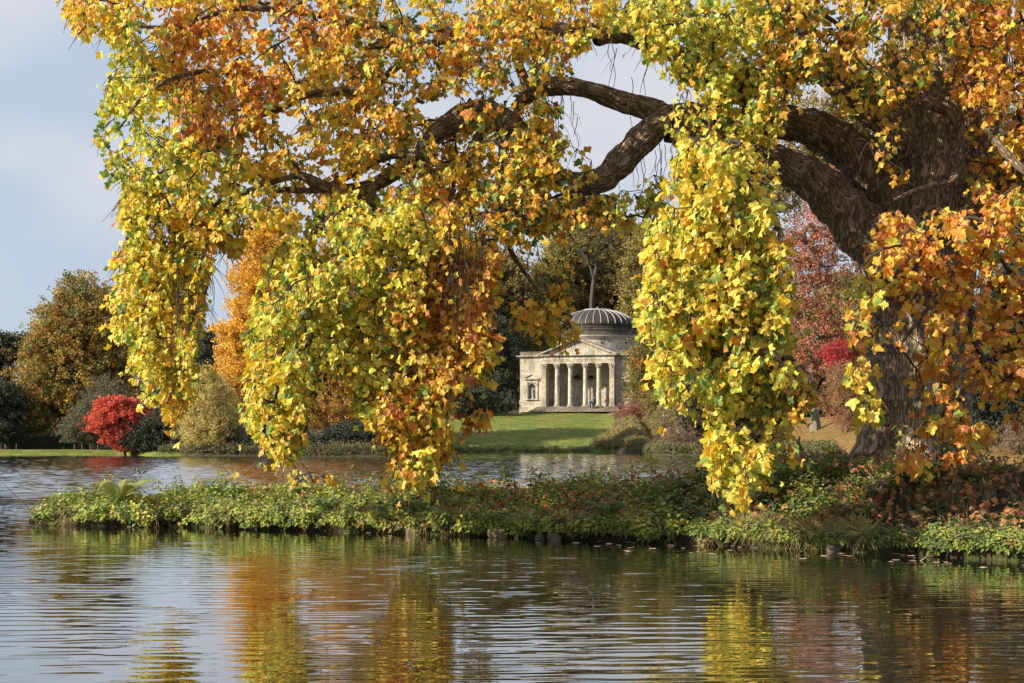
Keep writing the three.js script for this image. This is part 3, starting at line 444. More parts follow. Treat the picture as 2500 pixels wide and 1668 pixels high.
    for (let i = 0; i < 4; i++) { const a = i * 1.5708 + 0.785; const g = new THREE.TorusGeometry(0.075, 0.035, 5, 9).translate(0, 5.5, 0); g.rotateY(1.57).translate(0, 0, 0.5).rotateY(a).translate(0, 0, z0); L.push(g); }
    return S('capital', merge(L), stone, c);
  }
  for (const x of [-2.81, -1.02, 1.02, 2.81]) {
    const c = new THREE.Group(); c.name = 'column'; c.position.set(x, 0, 0); temple.add(c);
    S('base', merge([box(0.86, 0.14, 0.86, 0, 0.07, -0.35), new THREE.LatheGeometry([[0.40, 0.14], [0.43, 0.19], [0.40, 0.24], [0.35, 0.26], [0.37, 0.31], [0.34, 0.34]].map(([a, b]) => new THREE.Vector2(a, b)), 20).translate(0, 0, -0.35)]), stone, c);
    const prof = []; for (let i = 0; i <= 12; i++) { const t = i / 12; prof.push(new THREE.Vector2(0.325 - 0.05 * Math.pow(t, 1.6), 0.33 + 4.73 * t)); }
    const g = new THREE.LatheGeometry(prof, 24).translate(0, 0, -0.35), uv = g.attributes.uv; for (let i = 0; i < uv.count; i++) uv.setXY(i, uv.getX(i) * 2 + x * 3.3, uv.getY(i) * 4.73 + x);
    part('shaft', g, stone, c); capital(c, false);
  }
  // entablature and pediment
  S('architrave', merge([box(9.86, 0.26, 0.72, 0, 5.86, -0.35), box(9.92, 0.2, 0.78, 0, 6.09, -0.35), box(10.0, 0.06, 0.86, 0, 6.22, -0.35), box(0.7, 0.5, 1.6, -4.6, 5.98, -1.52), box(0.7, 0.5, 1.6, 4.6, 5.98, -1.52)]));
  S('frieze', box(9.86, 0.34, 2.4, 0, 6.42, -1.16));
  { const d = []; for (let i = 0; i < 56; i++) d.push(box(0.1, 0.09, 0.14, -4.92 + i * 0.179, 6.66, 0.1)); S('dentils', merge(d), stone, temple, 'stuff'); }
  S('cornice', merge([box(10.1, 0.08, 2.7, 0, 6.63, -1.2), box(10.5, 0.07, 3.0, 0, 6.745, -1.2), box(10.66, 0.09, 3.1, 0, 6.83, -1.2)]));
  const ty = new THREE.Shape(); ty.moveTo(-5.0, 6.88); ty.lineTo(5.0, 6.88); ty.lineTo(0, 8.86); ty.closePath();
  const ped = new THREE.Group(); ped.name = 'pediment'; temple.add(ped); S('tympanum', new THREE.ExtrudeGeometry(ty, { depth: 0.3, bevelEnabled: false }).translate(0, 0, -0.35), stone, ped);
  const ang = Math.atan2(2.1, 5.3), len = Math.hypot(5.35, 2.1);
  for (const s of [-1, 1]) {
    const rk = (h, dz, off, z) => box(len, h, dz).translate(0, off, 0).rotateZ(-s * ang).translate(s * 2.67, 7.91, z);
    S('raking_cornice', merge([rk(0.1, 2.9, -0.1, -1.1), rk(0.12, 3.1, 0.03, -1.1)]), stone, ped);
    const dn = []; for (let i = 0; i < 26; i++) dn.push(box(0.1, 0.09, 0.16).translate(-len / 2 + 0.35 + i * 0.2, -0.195, 0).rotateZ(-s * ang).translate(s * 2.67, 7.91, 0.04)); S('dentils', merge(dn), stone, ped, 'stuff');
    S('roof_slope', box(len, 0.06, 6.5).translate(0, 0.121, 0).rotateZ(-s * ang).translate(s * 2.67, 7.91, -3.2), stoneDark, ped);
  }
  // drum and dome
  const dz = -13, lathe = (pts, n = 64) => new THREE.LatheGeometry(pts.map(([a, b]) => new THREE.Vector2(a, b)), n).translate(0, 0, dz);
  const S2 = (name, pts, m, parent = temple) => { const g = toCreasedNormals(lathe(pts), 0.5), p = g.attributes.position, uv = g.attributes.uv; for (let i = 0; i < p.count; i++) uv.setXY(i, uv.getX(i) * 38, p.getY(i) + Math.hypot(p.getX(i), p.getZ(i) - dz) * 0.4); return part(name, g, m, parent); };
  const drum = S2('drum', [[6.1, -1], [6.1, 9.35], [6.22, 9.4], [6.22, 9.5], [6.5, 9.74], [6.55, 9.92], [5.95, 9.96]], stone);
  { const dn = []; for (let i = 0; i < 110; i++) dn.push(box(0.16, 0.12, 0.16).translate(0, 9.6, 6.3).rotateY(i / 110 * 6.283).translate(0, 0, dz)); S('dentils', merge(dn), stone, drum, 'stuff'); }
  for (const a of [-0.30, 0.30, 0.9, -0.9]) { const g = new THREE.CylinderGeometry(0.13, 0.13, 0.2, 14).rotateX(Math.PI / 2).translate(0, 8.9, 6.06).rotateY(a).translate(0, 0, dz); part('vent_hole', g, std(col(0.01, 0.01, 0.01)), drum); }
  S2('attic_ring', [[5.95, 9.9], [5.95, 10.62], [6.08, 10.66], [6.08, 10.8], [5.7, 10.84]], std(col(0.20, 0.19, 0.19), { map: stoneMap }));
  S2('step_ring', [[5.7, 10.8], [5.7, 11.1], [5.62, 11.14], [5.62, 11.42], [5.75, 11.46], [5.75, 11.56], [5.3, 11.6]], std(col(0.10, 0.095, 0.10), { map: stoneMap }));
  const dp = []; for (let i = 0; i <= 18; i++) { const t = i / 18 * 1.20; dp.push([5.32 * Math.cos(t), 11.55 + 2.30 * Math.sin(t)]); }
  const dome = S2('dome', dp, lead);
  for (let i = 0; i < 32; i++) { const a = (i + 0.5) / 32 * 6.283, g = tube(dp.filter((_, k) => k % 2 === 0).map(([r, y]) => V(Math.sin(a) * (r + 0.02), y + 0.03, Math.cos(a) * (r + 0.02) + dz)), 0.062, 6, 18); part('rib', g, leadRib, dome); }
  S2('dome_cap', [[1.96, 13.62], [2.02, 13.7], [2.02, 13.84], [1.9, 13.9], [0.01, 13.98]], leadRib, dome);
  S2('finial', [[0.16, 13.96], [0.1, 14.06], [0.15, 14.14], [0.08, 14.24], [0.01, 14.28]], leadRib, dome);
  part('lightning_rod', tube([V(-1.0, 9.0, dz + 6.32), V(-1.0, 11.6, dz + 5.95)], 0.03, 6), std(col(0.25, 0.25, 0.24)), drum);
}
// figures -----------------------------------------------------------
const smin = (a, b, k) => { const h = clamp(0.5 + 0.5 * (b - a) / k); return mix(b, a, h) - k * h * (1 - h); };
function capsule(p, a, b, ra, rb) { const bx = b[0] - a[0], by = b[1] - a[1], bz = b[2] - a[2], px = p[0] - a[0], py = p[1] - a[1], pz = p[2] - a[2], t = clamp((px * bx + py * by + pz * bz) / (bx * bx + by * by + bz * bz + 1e-9)); return Math.hypot(px - bx * t, py - by * t, pz - bz * t) - mix(ra, rb, t); }
function field(bones, center, half, res, k = 0.04, cut) {                 // one skin over all bones
  const mc = new MarchingCubes(res, std(0xffffff), false, false, 60000); mc.isolation = 0; const f = mc.field;
  for (let z = 0; z < res; z++) for (let y = 0; y < res; y++) for (let x = 0; x < res; x++) {
    const p = [center[0] + (x / res * 2 - 1) * half, center[1] + (y / res * 2 - 1) * half, center[2] + (z / res * 2 - 1) * half]; let dmin = 9;
    for (const b of bones) dmin = smin(dmin, capsule(p, b[0], b[1], b[2], b[3]), k);
    if (cut) dmin = Math.max(dmin, cut(p)); f[x + y * res + z * res * res] = -dmin;
  }
  mc.update(); const n = mc.count, pos = new Float32Array(mc.positionArray.slice(0, n * 3)), nor = new Float32Array(mc.normalArray.slice(0, n * 3));
  for (let i = 0; i < n; i++) for (let c = 0; c < 3; c++) pos[i * 3 + c] = pos[i * 3 + c] * half + center[c];
  const g = new THREE.BufferGeometry(); g.setAttribute('position', new THREE.BufferAttribute(pos, 3)); g.computeVertexNormals(); return g;
}
function bodyBones(o) {                                                   // joints of a figure one unit tall, leaning by o.lean
  const L = o.lean, hip = 0.52, sh = [0, 0.82 - L * 0.06, L * 0.5 * 0.3], head = [o.turn ?? 0, 0.93 - L * 0.14, L * 0.5 * 0.42 + 0.01], w = o.w ?? 1;
  const A = (s) => o.arm[s > 0 ? 1 : 0];
  const arms = [], legs = [];
  for (const s of [-1, 1]) {
    const S = [s * 0.105 * w, sh[1] - 0.01, sh[2]], [e, h] = A(s); arms.push([S, e, 0.03 * w, 0.024 * w], [e, h, 0.024 * w, 0.016]);
    for (let i = 0; i < 4; i++) arms.push([[h[0] + (i - 1.5) * 0.008, h[1], h[2]], [h[0] + (i - 1.5) * 0.011, h[1] - 0.052 + Math.abs(i - 1.4) * 0.004, h[2] + 0.012], 0.007, 0.005]);
    arms.push([[h[0] - s * 0.008, h[1], h[2]], [h[0] - s * 0.026, h[1] - 0.026, h[2] + 0.01], 0.006, 0.005]);
    const hp = [s * 0.05 * w, hip, 0], kn = [s * 0.055 + (o.step ?? 0) * s * 0.01, 0.28, 0.015 + (o.step ?? 0) * s * 0.05], an = [s * 0.058, 0.04, -0.01 + (o.step ?? 0) * s * 0.04];
    legs.push([hp, kn, 0.056 * w, 0.038 * w], [kn, an, 0.037 * w, 0.022], [an, [an[0] + s * 0.008, 0.016, an[2] + 0.085], 0.02, 0.015]);
  }
  const torso = [[[0, hip, 0], [0, 0.66, sh[2] * 0.4], 0.082 * w, 0.075 * w], [[0, 0.66, sh[2] * 0.4], [0, sh[1] - 0.02, sh[2]], 0.08 * w, 0.07 * w], [[-0.085 * w, sh[1] - 0.015, sh[2]], [0.085 * w, sh[1] - 0.015, sh[2]], 0.045, 0.045]];
  const neck = [[sh[0], sh[1], sh[2]], [head[0] * 0.6, head[1] - 0.05, head[2] - 0.01], 0.032, 0.03];
  const hd = [[head, [head[0], head[1] - 0.045, head[2] + 0.018], 0.056, 0.04], [[head[0], head[1] - 0.02, head[2] + 0.05], [head[0], head[1] - 0.03, head[2] + 0.062], 0.008, 0.01], [[head[0] - 0.054, head[1] - 0.015, head[2]], [head[0] - 0.058, head[1] - 0.028, head[2]], 0.009, 0.007], [[head[0] + 0.054, head[1] - 0.015, head[2]], [head[0] + 0.058, head[1] - 0.028, head[2]], 0.009, 0.007]];
  return { arms, legs, torso, neck, hd, head };
}
const grow1 = (list, e) => list.map(([a, b, r, s]) => [a, b, r + e, s + e]);
function person(name, label, pos, height, turnY, o, cl) {
  const B = bodyBones(o), scaleG = (g) => g.scale(height, height, height), all = [...B.legs, ...B.torso, ...B.arms, B.neck, ...B.hd];
  const t = part(name, scaleG(field(all, [0, 0.5, 0.03], 0.56, 96, 0.022)), std(col(0.5, 0.3, 0.22), { roughness: 0.6 }), scene); t.position.copy(pos); t.rotation.y = turnY; tag(t, label, 'person');
  const hand = B.arms.filter((b) => b[2] > 0.02);
  part('jacket', scaleG(field(grow1([...B.torso, ...hand], 0.012), [0, 0.66, 0.03], 0.42, 64, 0.03, (p) => 0.47 - p[1])), std(cl.jacket), t);
  part('trousers', scaleG(field(grow1([...B.legs.filter((_, i) => i % 3 !== 2), [[-0.03, 0.53, 0], [0.03, 0.53, 0], 0.075, 0.075]], 0.009), [0, 0.3, 0], 0.32, 56, 0.02, (p) => Math.max(0.045 - p[1], p[1] - 0.545))), std(cl.trousers), t);
  part('shoes', scaleG(field(grow1(B.legs.filter((_, i) => i % 3 === 2), 0.008), [0, 0.06, 0.03], 0.16, 40, 0.02, (p) => p[1] - 0.07)), std(cl.shoes), t);
  part('hair', scaleG(field([[[B.head[0], B.head[1] + 0.012, B.head[2] - 0.008], [B.head[0], B.head[1] - 0.02, B.head[2] - 0.02], 0.06, 0.05]], [B.head[0], B.head[1], B.head[2]], 0.1, 36, 0.01, (p) => p[2] - B.head[2] - 0.03 + (p[1] - B.head[1]) * -0.3)), std(cl.hair), t);
  return t;
}
const stepY = (k) => -0.145 * k;
{
  const a = atTemple(2.42, stepY(2), 1.25), c = atTemple(2.0, stepY(2), 1.2);
  person('person', 'adult in a blue grey jacket and dark trousers bending on the temple steps', a, 1.74, Math.PI - 0.35, { lean: 0.75, step: 0.3, w: 1.12, turn: 0.02, arm: [[[-0.15, 0.66, 0.14], [-0.10, 0.56, 0.24]], [[0.15, 0.66, 0.14], [0.10, 0.57, 0.24]]] }, { jacket: col(0.085, 0.12, 0.17), trousers: col(0.02, 0.022, 0.03), shoes: col(0.02, 0.018, 0.016), hair: col(0.16, 0.14, 0.12) });
  person('person', 'small child in a bright blue coat beside the bending adult', c, 1.15, 0.5, { lean: 0.05, step: 0.2, w: 1.15, arm: [[[-0.15, 0.66, 0.02], [-0.14, 0.54, 0.06]], [[0.16, 0.68, 0.03], [0.2, 0.6, 0.1]]] }, { jacket: col(0.05, 0.13, 0.36), trousers: col(0.05, 0.09, 0.2), shoes: col(0.12, 0.12, 0.13), hair: col(0.14, 0.08, 0.04) });
  const marble = std(col(0.34, 0.35, 0.36)), fig = (o) => { const B = bodyBones(o); return [...B.legs, ...B.torso, ...B.arms, B.neck, ...B.hd]; };
  [[-1, 'grey stone statue in the left temple niche', [[[-0.16, 0.68, 0.02], [-0.06, 0.60, 0.1]], [[0.2, 0.76, 0.03], [0.15, 0.92, 0.05]]]], [1, 'grey stone statue in the right temple niche beside the shrub', [[[-0.17, 0.67, 0], [-0.13, 0.54, 0.03]], [[0.18, 0.68, 0.02], [0.06, 0.62, 0.1]]]]].forEach(([s, label, arm]) => {
    const p = atTemple(s * 6.45, 0.98, -1.35), t = thing('statue', label, 'statue', [p.x, p.y, p.z], 'statues in the temple niches'); t.rotation.y = temple.rotation.y;
    part('figure', field([...fig({ lean: 0.1, step: 0.5, arm }), [[0.0, 0.5, 0.02], [0.05, 0.06, 0.0], 0.085, 0.1]], [0, 0.5, 0.02], 0.56, 80, 0.03).scale(1.55, 1.55, 1.55).translate(0, 0.16, 0), marble, t);
    part('plinth', merge([box(0.66, 0.1, 0.5, 0, 0.05, 0), box(0.56, 0.08, 0.42, 0, 0.14, 0)]), marble, t);
  });
  // greenery with orange flowers above the door
  for (const [x, label] of [[-0.75, 'dark green foliage fan with orange flowers above the temple door, left one'], [1.05, 'dark green foliage fan with orange flowers above the temple door, right one']]) {
    const R = rng(x > 0 ? 3 : 4), p = atTemple(x, 3.7, -3.3), t = thing('foliage_spray', label, 'flower arrangement', [p.x, p.y, p.z], 'greenery above the temple door'), L = [];
    for (let i = 0; i < 26; i++) { const a = mix(-1.35, 1.35, R()), l = 0.5 + 0.45 * R(), tip = V(Math.sin(a) * l, Math.cos(a) * l * 0.85, 0.15 + 0.3 * R()); L.push(tube([V(0, 0, 0), tip.clone().multiplyScalar(0.5).add(V(0, 0.05, 0.05)), tip], [0.035, 0.075, 0.006], 4, 4)); }
    part('leaves', merge(L), std(col(0.02, 0.035, 0.018)), t); const B = []; for (let i = 0; i < 9; i++) B.push(new THREE.IcosahedronGeometry(0.065 + 0.03 * R(), 1).translate((i - 4) * 0.045, 0.06 + 0.08 * R(), 0.27 + 0.04 * R())); part('flowers', merge(B), std(col(0.55, 0.12, 0.02)), t); t.rotation.y = temple.rotation.y;
  }
}
{ // low iron hoops on the lawn left of the steps
  const L = [['low wire hoop on the lawn left of the steps, the leftmost', 1117], ['low wire hoop on the lawn left of the steps, the second', 1136], ['low wire hoop on the lawn left of the steps, the third', 1155]];
  for (const [label, x] of L) { const d = 189, p = D(x, 0, d), y = groundAt(x * K, d) - 0.08, pts = []; for (let i = 0; i <= 10; i++) { const a = i / 10 * Math.PI; pts.push(V(Math.cos(a) * 0.85, Math.sin(a) * 0.55, 0)); } const m = part('lawn_hoop', tube(pts, 0.03, 5, 16), std(col(0.06, 0.05, 0.04)), scene); m.position.set(p.x, y, p.z); tag(m, label, 'hoop', 'wire hoops edging the lawn'); }
}

// ------------------------------------------------------------------ the great tulip tree
function lobedLeaf(fold, curl, twist) {                                   // four lobed leaf, base at 0, one unit long, z is its upper side
  const half = [[0, 0], [0.14, -0.03], [0.34, 0.0], [0.50, 0.13], [0.46, 0.27], [0.36, 0.38], [0.37, 0.52], [0.46, 0.74], [0.40, 0.93], [0.20, 0.88], [0, 0.80]];
  const place = (x, y) => V(x, y, fold * Math.abs(x) + curl * (y - 0.35) * (y - 0.35) - 0.25 * curl * x * x + twist * x * y + 0.05 * Math.sin(x * 9 + y * 7));
  const pos = [], c = place(0, 0.42);
  for (const s of [-1, 1]) for (let i = 0; i < half.length - 1; i++) { const a = place(half[i][0] * s, half[i][1]), b = place(half[i + 1][0] * s, half[i + 1][1]); for (const v of s > 0 ? [c, a, b] : [c, b, a]) pos.push(v.x, v.y, v.z); }
  const st = [place(-0.012, 0.01), place(0.012, 0.01), V(0.02, -0.42, -0.1)]; for (const v of st) pos.push(v.x, v.y, v.z);   // its stalk
  const g = new THREE.BufferGeometry(); g.setAttribute('position', new THREE.Float32BufferAttribute(pos, 3)); g.computeVertexNormals(); return g;
}
const LEAVES = [lobedLeaf(0.42, -0.45, 0.15), lobedLeaf(0.22, -0.95, -0.35), lobedLeaf(0.8, 0.3, 0.25), lobedLeaf(-0.3, -0.7, 0.5)];
const inPoly = (poly, x, y) => { let k = false; for (let i = 0, j = poly.length - 1; i < poly.length; j = i++) { const [a, b] = poly[i], [c, d] = poly[j]; if ((b > y) !== (d > y) && x < (c - a) * (y - b) / (d - b) + a) k = !k; } return k; };
// leaf masses: outline as seen, distance, half thickness, density, twig length
const MASSES = [
  { d: 23.6, t: 1.7, n: 860, hang: [0.35, 0.8], poly: [[150, -60], [152, 75], [205, 88], [250, 90], [255, 140], [240, 230], [225, 262], [230, 345], [242, 390], [262, 420], [272, 470], [290, 500], [480, 560], [560, 480], [700, 560], [800, 520], [900, 520], [1000, 480], [1150, 520], [1290, 470], [1420, 500], [1450, 425], [1380, 400], [1335, 330], [1290, 270], [1300, 130], [1400, 60], [1430, -60]] },
  { d: 24.2, t: 1.0, n: 280, hang: [0.5, 1.2], poly: [[272, 400], [290, 510], [275, 560], [262, 600], [265, 650], [240, 690], [262, 740], [300, 800], [302, 830], [335, 870], [340, 910], [365, 930], [388, 990], [406, 1000], [420, 950], [446, 890], [442, 830], [470, 740], [478, 650], [505, 580], [560, 590], [570, 480], [420, 380]] },
  { d: 22.4, t: 1.2, n: 520, hang: [0.5, 1.3], poly: [[640, 560], [585, 650], [575, 760], [560, 850], [560, 955], [592, 990], [602, 1030], [650, 1052], [698, 1015], [712, 960], [725, 900], [745, 860], [800, 850], [812, 930], [866, 960], [880, 1040], [905, 1075], [915, 1112], [990, 1115], [1005, 1080], [1040, 1050], [1030, 990], [1035, 930], [1018, 900], [1060, 880], [1115, 855], [1132, 800], [1138, 700], [1132, 600], [1160, 500], [1000, 440], [780, 470]] },
  { d: 22.2, t: 0.25, n: 7, hang: [0.3, 0.5], poly: [[1062, 930], [1068, 1000], [1120, 985], [1130, 905], [1100, 890]] },
  { d: 22.6, t: 0.25, n: 9, hang: [0.2, 0.35], poly: [[668, 1075], [662, 1115], [720, 1110], [765, 1112], [768, 1085], [700, 1068]] },
  { d: 22.8, t: 0.8, n: 40, hang: [0.4, 0.7], poly: [[1140, 480], [1180, 600], [1190, 770], [1235, 770], [1300, 810], [1330, 740], [1310, 640], [1330, 520], [1420, 500], [1400, 420]] },
  { d: 23.2, t: 1.7, n: 680, hang: [0.35, 0.8], poly: [[1400, -60], [1410, 60], [1470, 110], [1560, 200], [1530, 300], [1600, 340], [1760, 330], [1880, 160], [1960, 330], [2080, 420], [2060, 230], [2200, 180], [2230, 430], [2350, 560], [2480, 600], [2480, -60]] },
  { d: 20.5, t: 0.9, n: 360, hang: [0.5, 1.2], poly: [[1560, 300], [1535, 420], [1490, 490], [1465, 560], [1480, 610], [1468, 700], [1455, 765], [1500, 795], [1512, 880], [1545, 928], [1620, 912], [1640, 950], [1622, 1045], [1608, 1085], [1632, 1100], [1628, 1125], [1655, 1150], [1700, 1150], [1738, 1105], [1755, 1080], [1822, 1060], [1815, 1000], [1845, 950], [1905, 900], [1840, 850], [1800, 780], [1822, 700], [1815, 600], [1780, 480], [1790, 340]] },
  { d: 20.7, k: 0.32, xc: 2150, t: 0.75, n: 235, hang: [0.3, 0.7], poly: [[2000, 470], [1985, 560], [1940, 640], [1962, 720], [1932, 755], [1965, 830], [1940, 900], [1968, 965], [2055, 950], [2090, 990], [2030, 1015], [2035, 1060], [2060, 1098], [2200, 1062], [2280, 1020], [2245, 900], [2330, 985], [2480, 1000], [2480, 420], [2290, 400], [2100, 480]] },
  { d: 23.9, t: 0.5, n: 16, hang: [0.3, 0.6], poly: [[1430, 340], [1555, 330], [1530, 500], [1425, 520]] },
  { d: 22.6, t: 0.5, n: 62, hang: [0.3, 0.6], poly: [[1165, 285], [1265, 280], [1300, 372], [1350, 405], [1400, 440], [1425, 500], [1250, 530], [1170, 420]] },
  { d: 19.2, t: 1.3, n: 90, hang: [0.35, 0.8], poly: [[1520, -95], [1500, -700], [2400, -700], [2480, -95]] },
];
// thin places: [x, y, rx, ry, share of leaves kept]
const GAPS = [[1385, 140, 50, 55, 0.03], [1400, 240, 75, 55, 0.10], [1330, 225, 60, 18, 0.1], [1180, 205, 60, 32, 0.12], [1010, 240, 45, 24, 0.1], [1260, 320, 40, 30, 0.6], [1440, 370, 60, 60, 0.05], [1500, 350, 50, 70, 0.08], [600, 325, 60, 26, 0.25], [690, 330, 35, 30, 0.35], [560, 530, 35, 45, 0.25], [500, 700, 22, 150, 0.03], [1200, 560, 60, 40, 0.45], [1300, 430, 90, 30, 0.6], [1230, 620, 60, 60, 0.25], [1400, 460, 60, 40, 0.55], [2000, 120, 20, 30, 0.25], [2070, 160, 40, 30, 0.3], [2130, 300, 90, 120, 0.18], [2130, 100, 80, 60, 0.4], [2230, 300, 80, 90, 0.3], [1960, 300, 60, 40, 0.2], [1860, 290, 80, 22, 0.25], [1940, 470, 90, 70, 0.06], [1880, 400, 70, 40, 0.3], [800, 410, 90, 20, 0.5], [1420, 290, 70, 20, 0.25], [2060, 740, 60, 60, 0.35], [2080, 890, 70, 60, 0.3], [2240, 800, 45, 180, 0.5], [2320, 930, 40, 60, 0.5], [2100, 350, 110, 60, 0.2], [2330, 420, 60, 50, 0.3], [2030, 600, 40, 60, 0.7], [740, 980, 40, 90, 0.1], [1060, 230, 60, 30, 0.4], [930, 340, 40, 40, 0.6], [1560, 260, 50, 30, 0.4], [770, 900, 30, 60, 0.5], [760, 400, 160, 40, 0.65], [600, 440, 90, 30, 0.6], [1030, 320, 60, 40, 0.5], [1200, 640, 40, 80, 0.35], [2150, 640, 60, 90, 0.6], [1800, 990, 60, 110, 0.35], [1870, 900, 50, 60, 0.45], [1590, 860, 60, 60, 0.6], [1840, 230, 60, 40, 0.6], [2040, 780, 55, 130, 0.35], [2070, 930, 60, 60, 0.4], [1960, 180, 60, 60, 0.5]];
const keep = (x, y) => { let k = smooth(-0.34, 0.10, fbm(x * 0.026, y * 0.012, 6.5, 3) + 0.28 * perlin.noise(x * 0.06, y * 0.05, 2.2)) * 0.9 + 0.1; for (const [a, b, c, d, f] of GAPS) { const q = ((x - a) / c) ** 2 + ((y - b) / d) ** 2; if (q < 1.3) k *= mix(f, 1, smooth(0.65, 1.3, q)); } return k; };
const LC = { lemon: [0.88, 0.74, 0.09], yellow: [0.86, 0.60, 0.03], lime: [0.58, 0.60, 0.05], green: [0.22, 0.34, 0.03], dark: [0.075, 0.15, 0.022], amber: [0.78, 0.46, 0.026], orange: [0.72, 0.28, 0.02], rust: [0.45, 0.12, 0.02] };
const MIXES = {
  bright: { lemon: 5, yellow: 4, lime: 3, green: 1.4, dark: 0.4, amber: 1, orange: 0.25 }, lime: { lemon: 3, yellow: 2, lime: 4, green: 1.8, dark: 0.4, amber: 0.8 },
  gold: { yellow: 4, amber: 4, lemon: 1.2, orange: 1.5, lime: 0.8, green: 0.7, rust: 0.2 }, amber: { amber: 5, yellow: 2.6, orange: 1.3, green: 1.6, dark: 1.4, lime: 0.9, lemon: 0.6, rust: 0.25 },
  orange: { orange: 4, amber: 4, yellow: 1.5, rust: 0.8, green: 0.3, lime: 0.3 }, rust: { rust: 4, orange: 4, amber: 1.5, yellow: 0.6 }, front: { amber: 4.5, orange: 4.5, yellow: 1.2, rust: 0.9, green: 0.6, lemon: 0.4, lime: 0.3 },
};
const ZONES = [[400, 180, 70, 'orange', 0.9], [560, 250, 90, 'orange', 0.7], [780, 60, 90, 'orange', 0.7], [1010, 120, 90, 'orange', 0.7], [330, 250, 150, 'lime', 1], [300, 620, 120, 'bright', 1], [360, 820, 110, 'bright', 1], [390, 930, 60, 'gold', 0.7], [440, 260, 75, 'rust', 0.75], [470, 110, 90, 'orange', 0.9], [620, 90, 110, 'orange', 0.8], [720, 160, 100, 'gold', 0.8], [900, 130, 180, 'amber', 1], [1150, 350, 200, 'amber', 1], [1280, 520, 160, 'amber', 1], [680, 330, 150, 'gold', 0.7], [560, 400, 100, 'lime', 0.5], [700, 700, 130, 'lime', 1], [860, 560, 130, 'lime', 1], [660, 930, 130, 'bright', 1], [860, 780, 110, 'bright', 1], [1050, 680, 110, 'orange', 1], [1060, 640, 60, 'rust', 0.6], [1000, 860, 110, 'gold', 1], [980, 1020, 90, 'gold', 1], [720, 1110, 60, 'gold', 1], [1600, 120, 180, 'lime', 1], [1560, 450, 170, 'bright', 1], [1640, 700, 150, 'bright', 0.9], [1760, 650, 70, 'lime', 0.9], [1700, 880, 130, 'lime', 1], [1680, 1080, 120, 'bright', 1], [1850, 920, 70, 'amber', 1], [1850, 80, 130, 'amber', 1], [2050, 120, 150, 'amber', 0.9], [2250, 150, 150, 'orange', 0.5], [2020, 640, 60, 'bright', 0.8], [1990, 900, 60, 'bright', 0.9], [2160, 800, 170, 'front', 1], [2150, 560, 160, 'front', 1], [2200, 470, 100, 'orange', 0.8], [2150, 1020, 120, 'front', 1], [2320, 700, 120, 'front', 1], [1100, 960, 60, 'orange', 1]];
function leafColour(x, y, R) {
  let best = 'gold', bw = 0.12; for (const [a, b, r, m, w] of ZONES) { const q = w * Math.exp(-((x - a) ** 2 + (y - b) ** 2) / (r * r)) * (0.55 + 0.9 * R()); if (q > bw) { bw = q; best = m; } }
  let k = 0; for (const v in MIXES[best]) k += MIXES[best][v]; k *= R(); let name = 'yellow'; for (const v in MIXES[best]) if ((k -= MIXES[best][v]) <= 0) { name = v; break; }
  const c = LC[name], j = 0.8 + 0.4 * R(), h = (R() - 0.5) * 0.16; return [name, col(clamp(c[0] * j, 0, 0.88), clamp(c[1] * j * (1 + h), 0, 0.8), c[2] * j)];
}
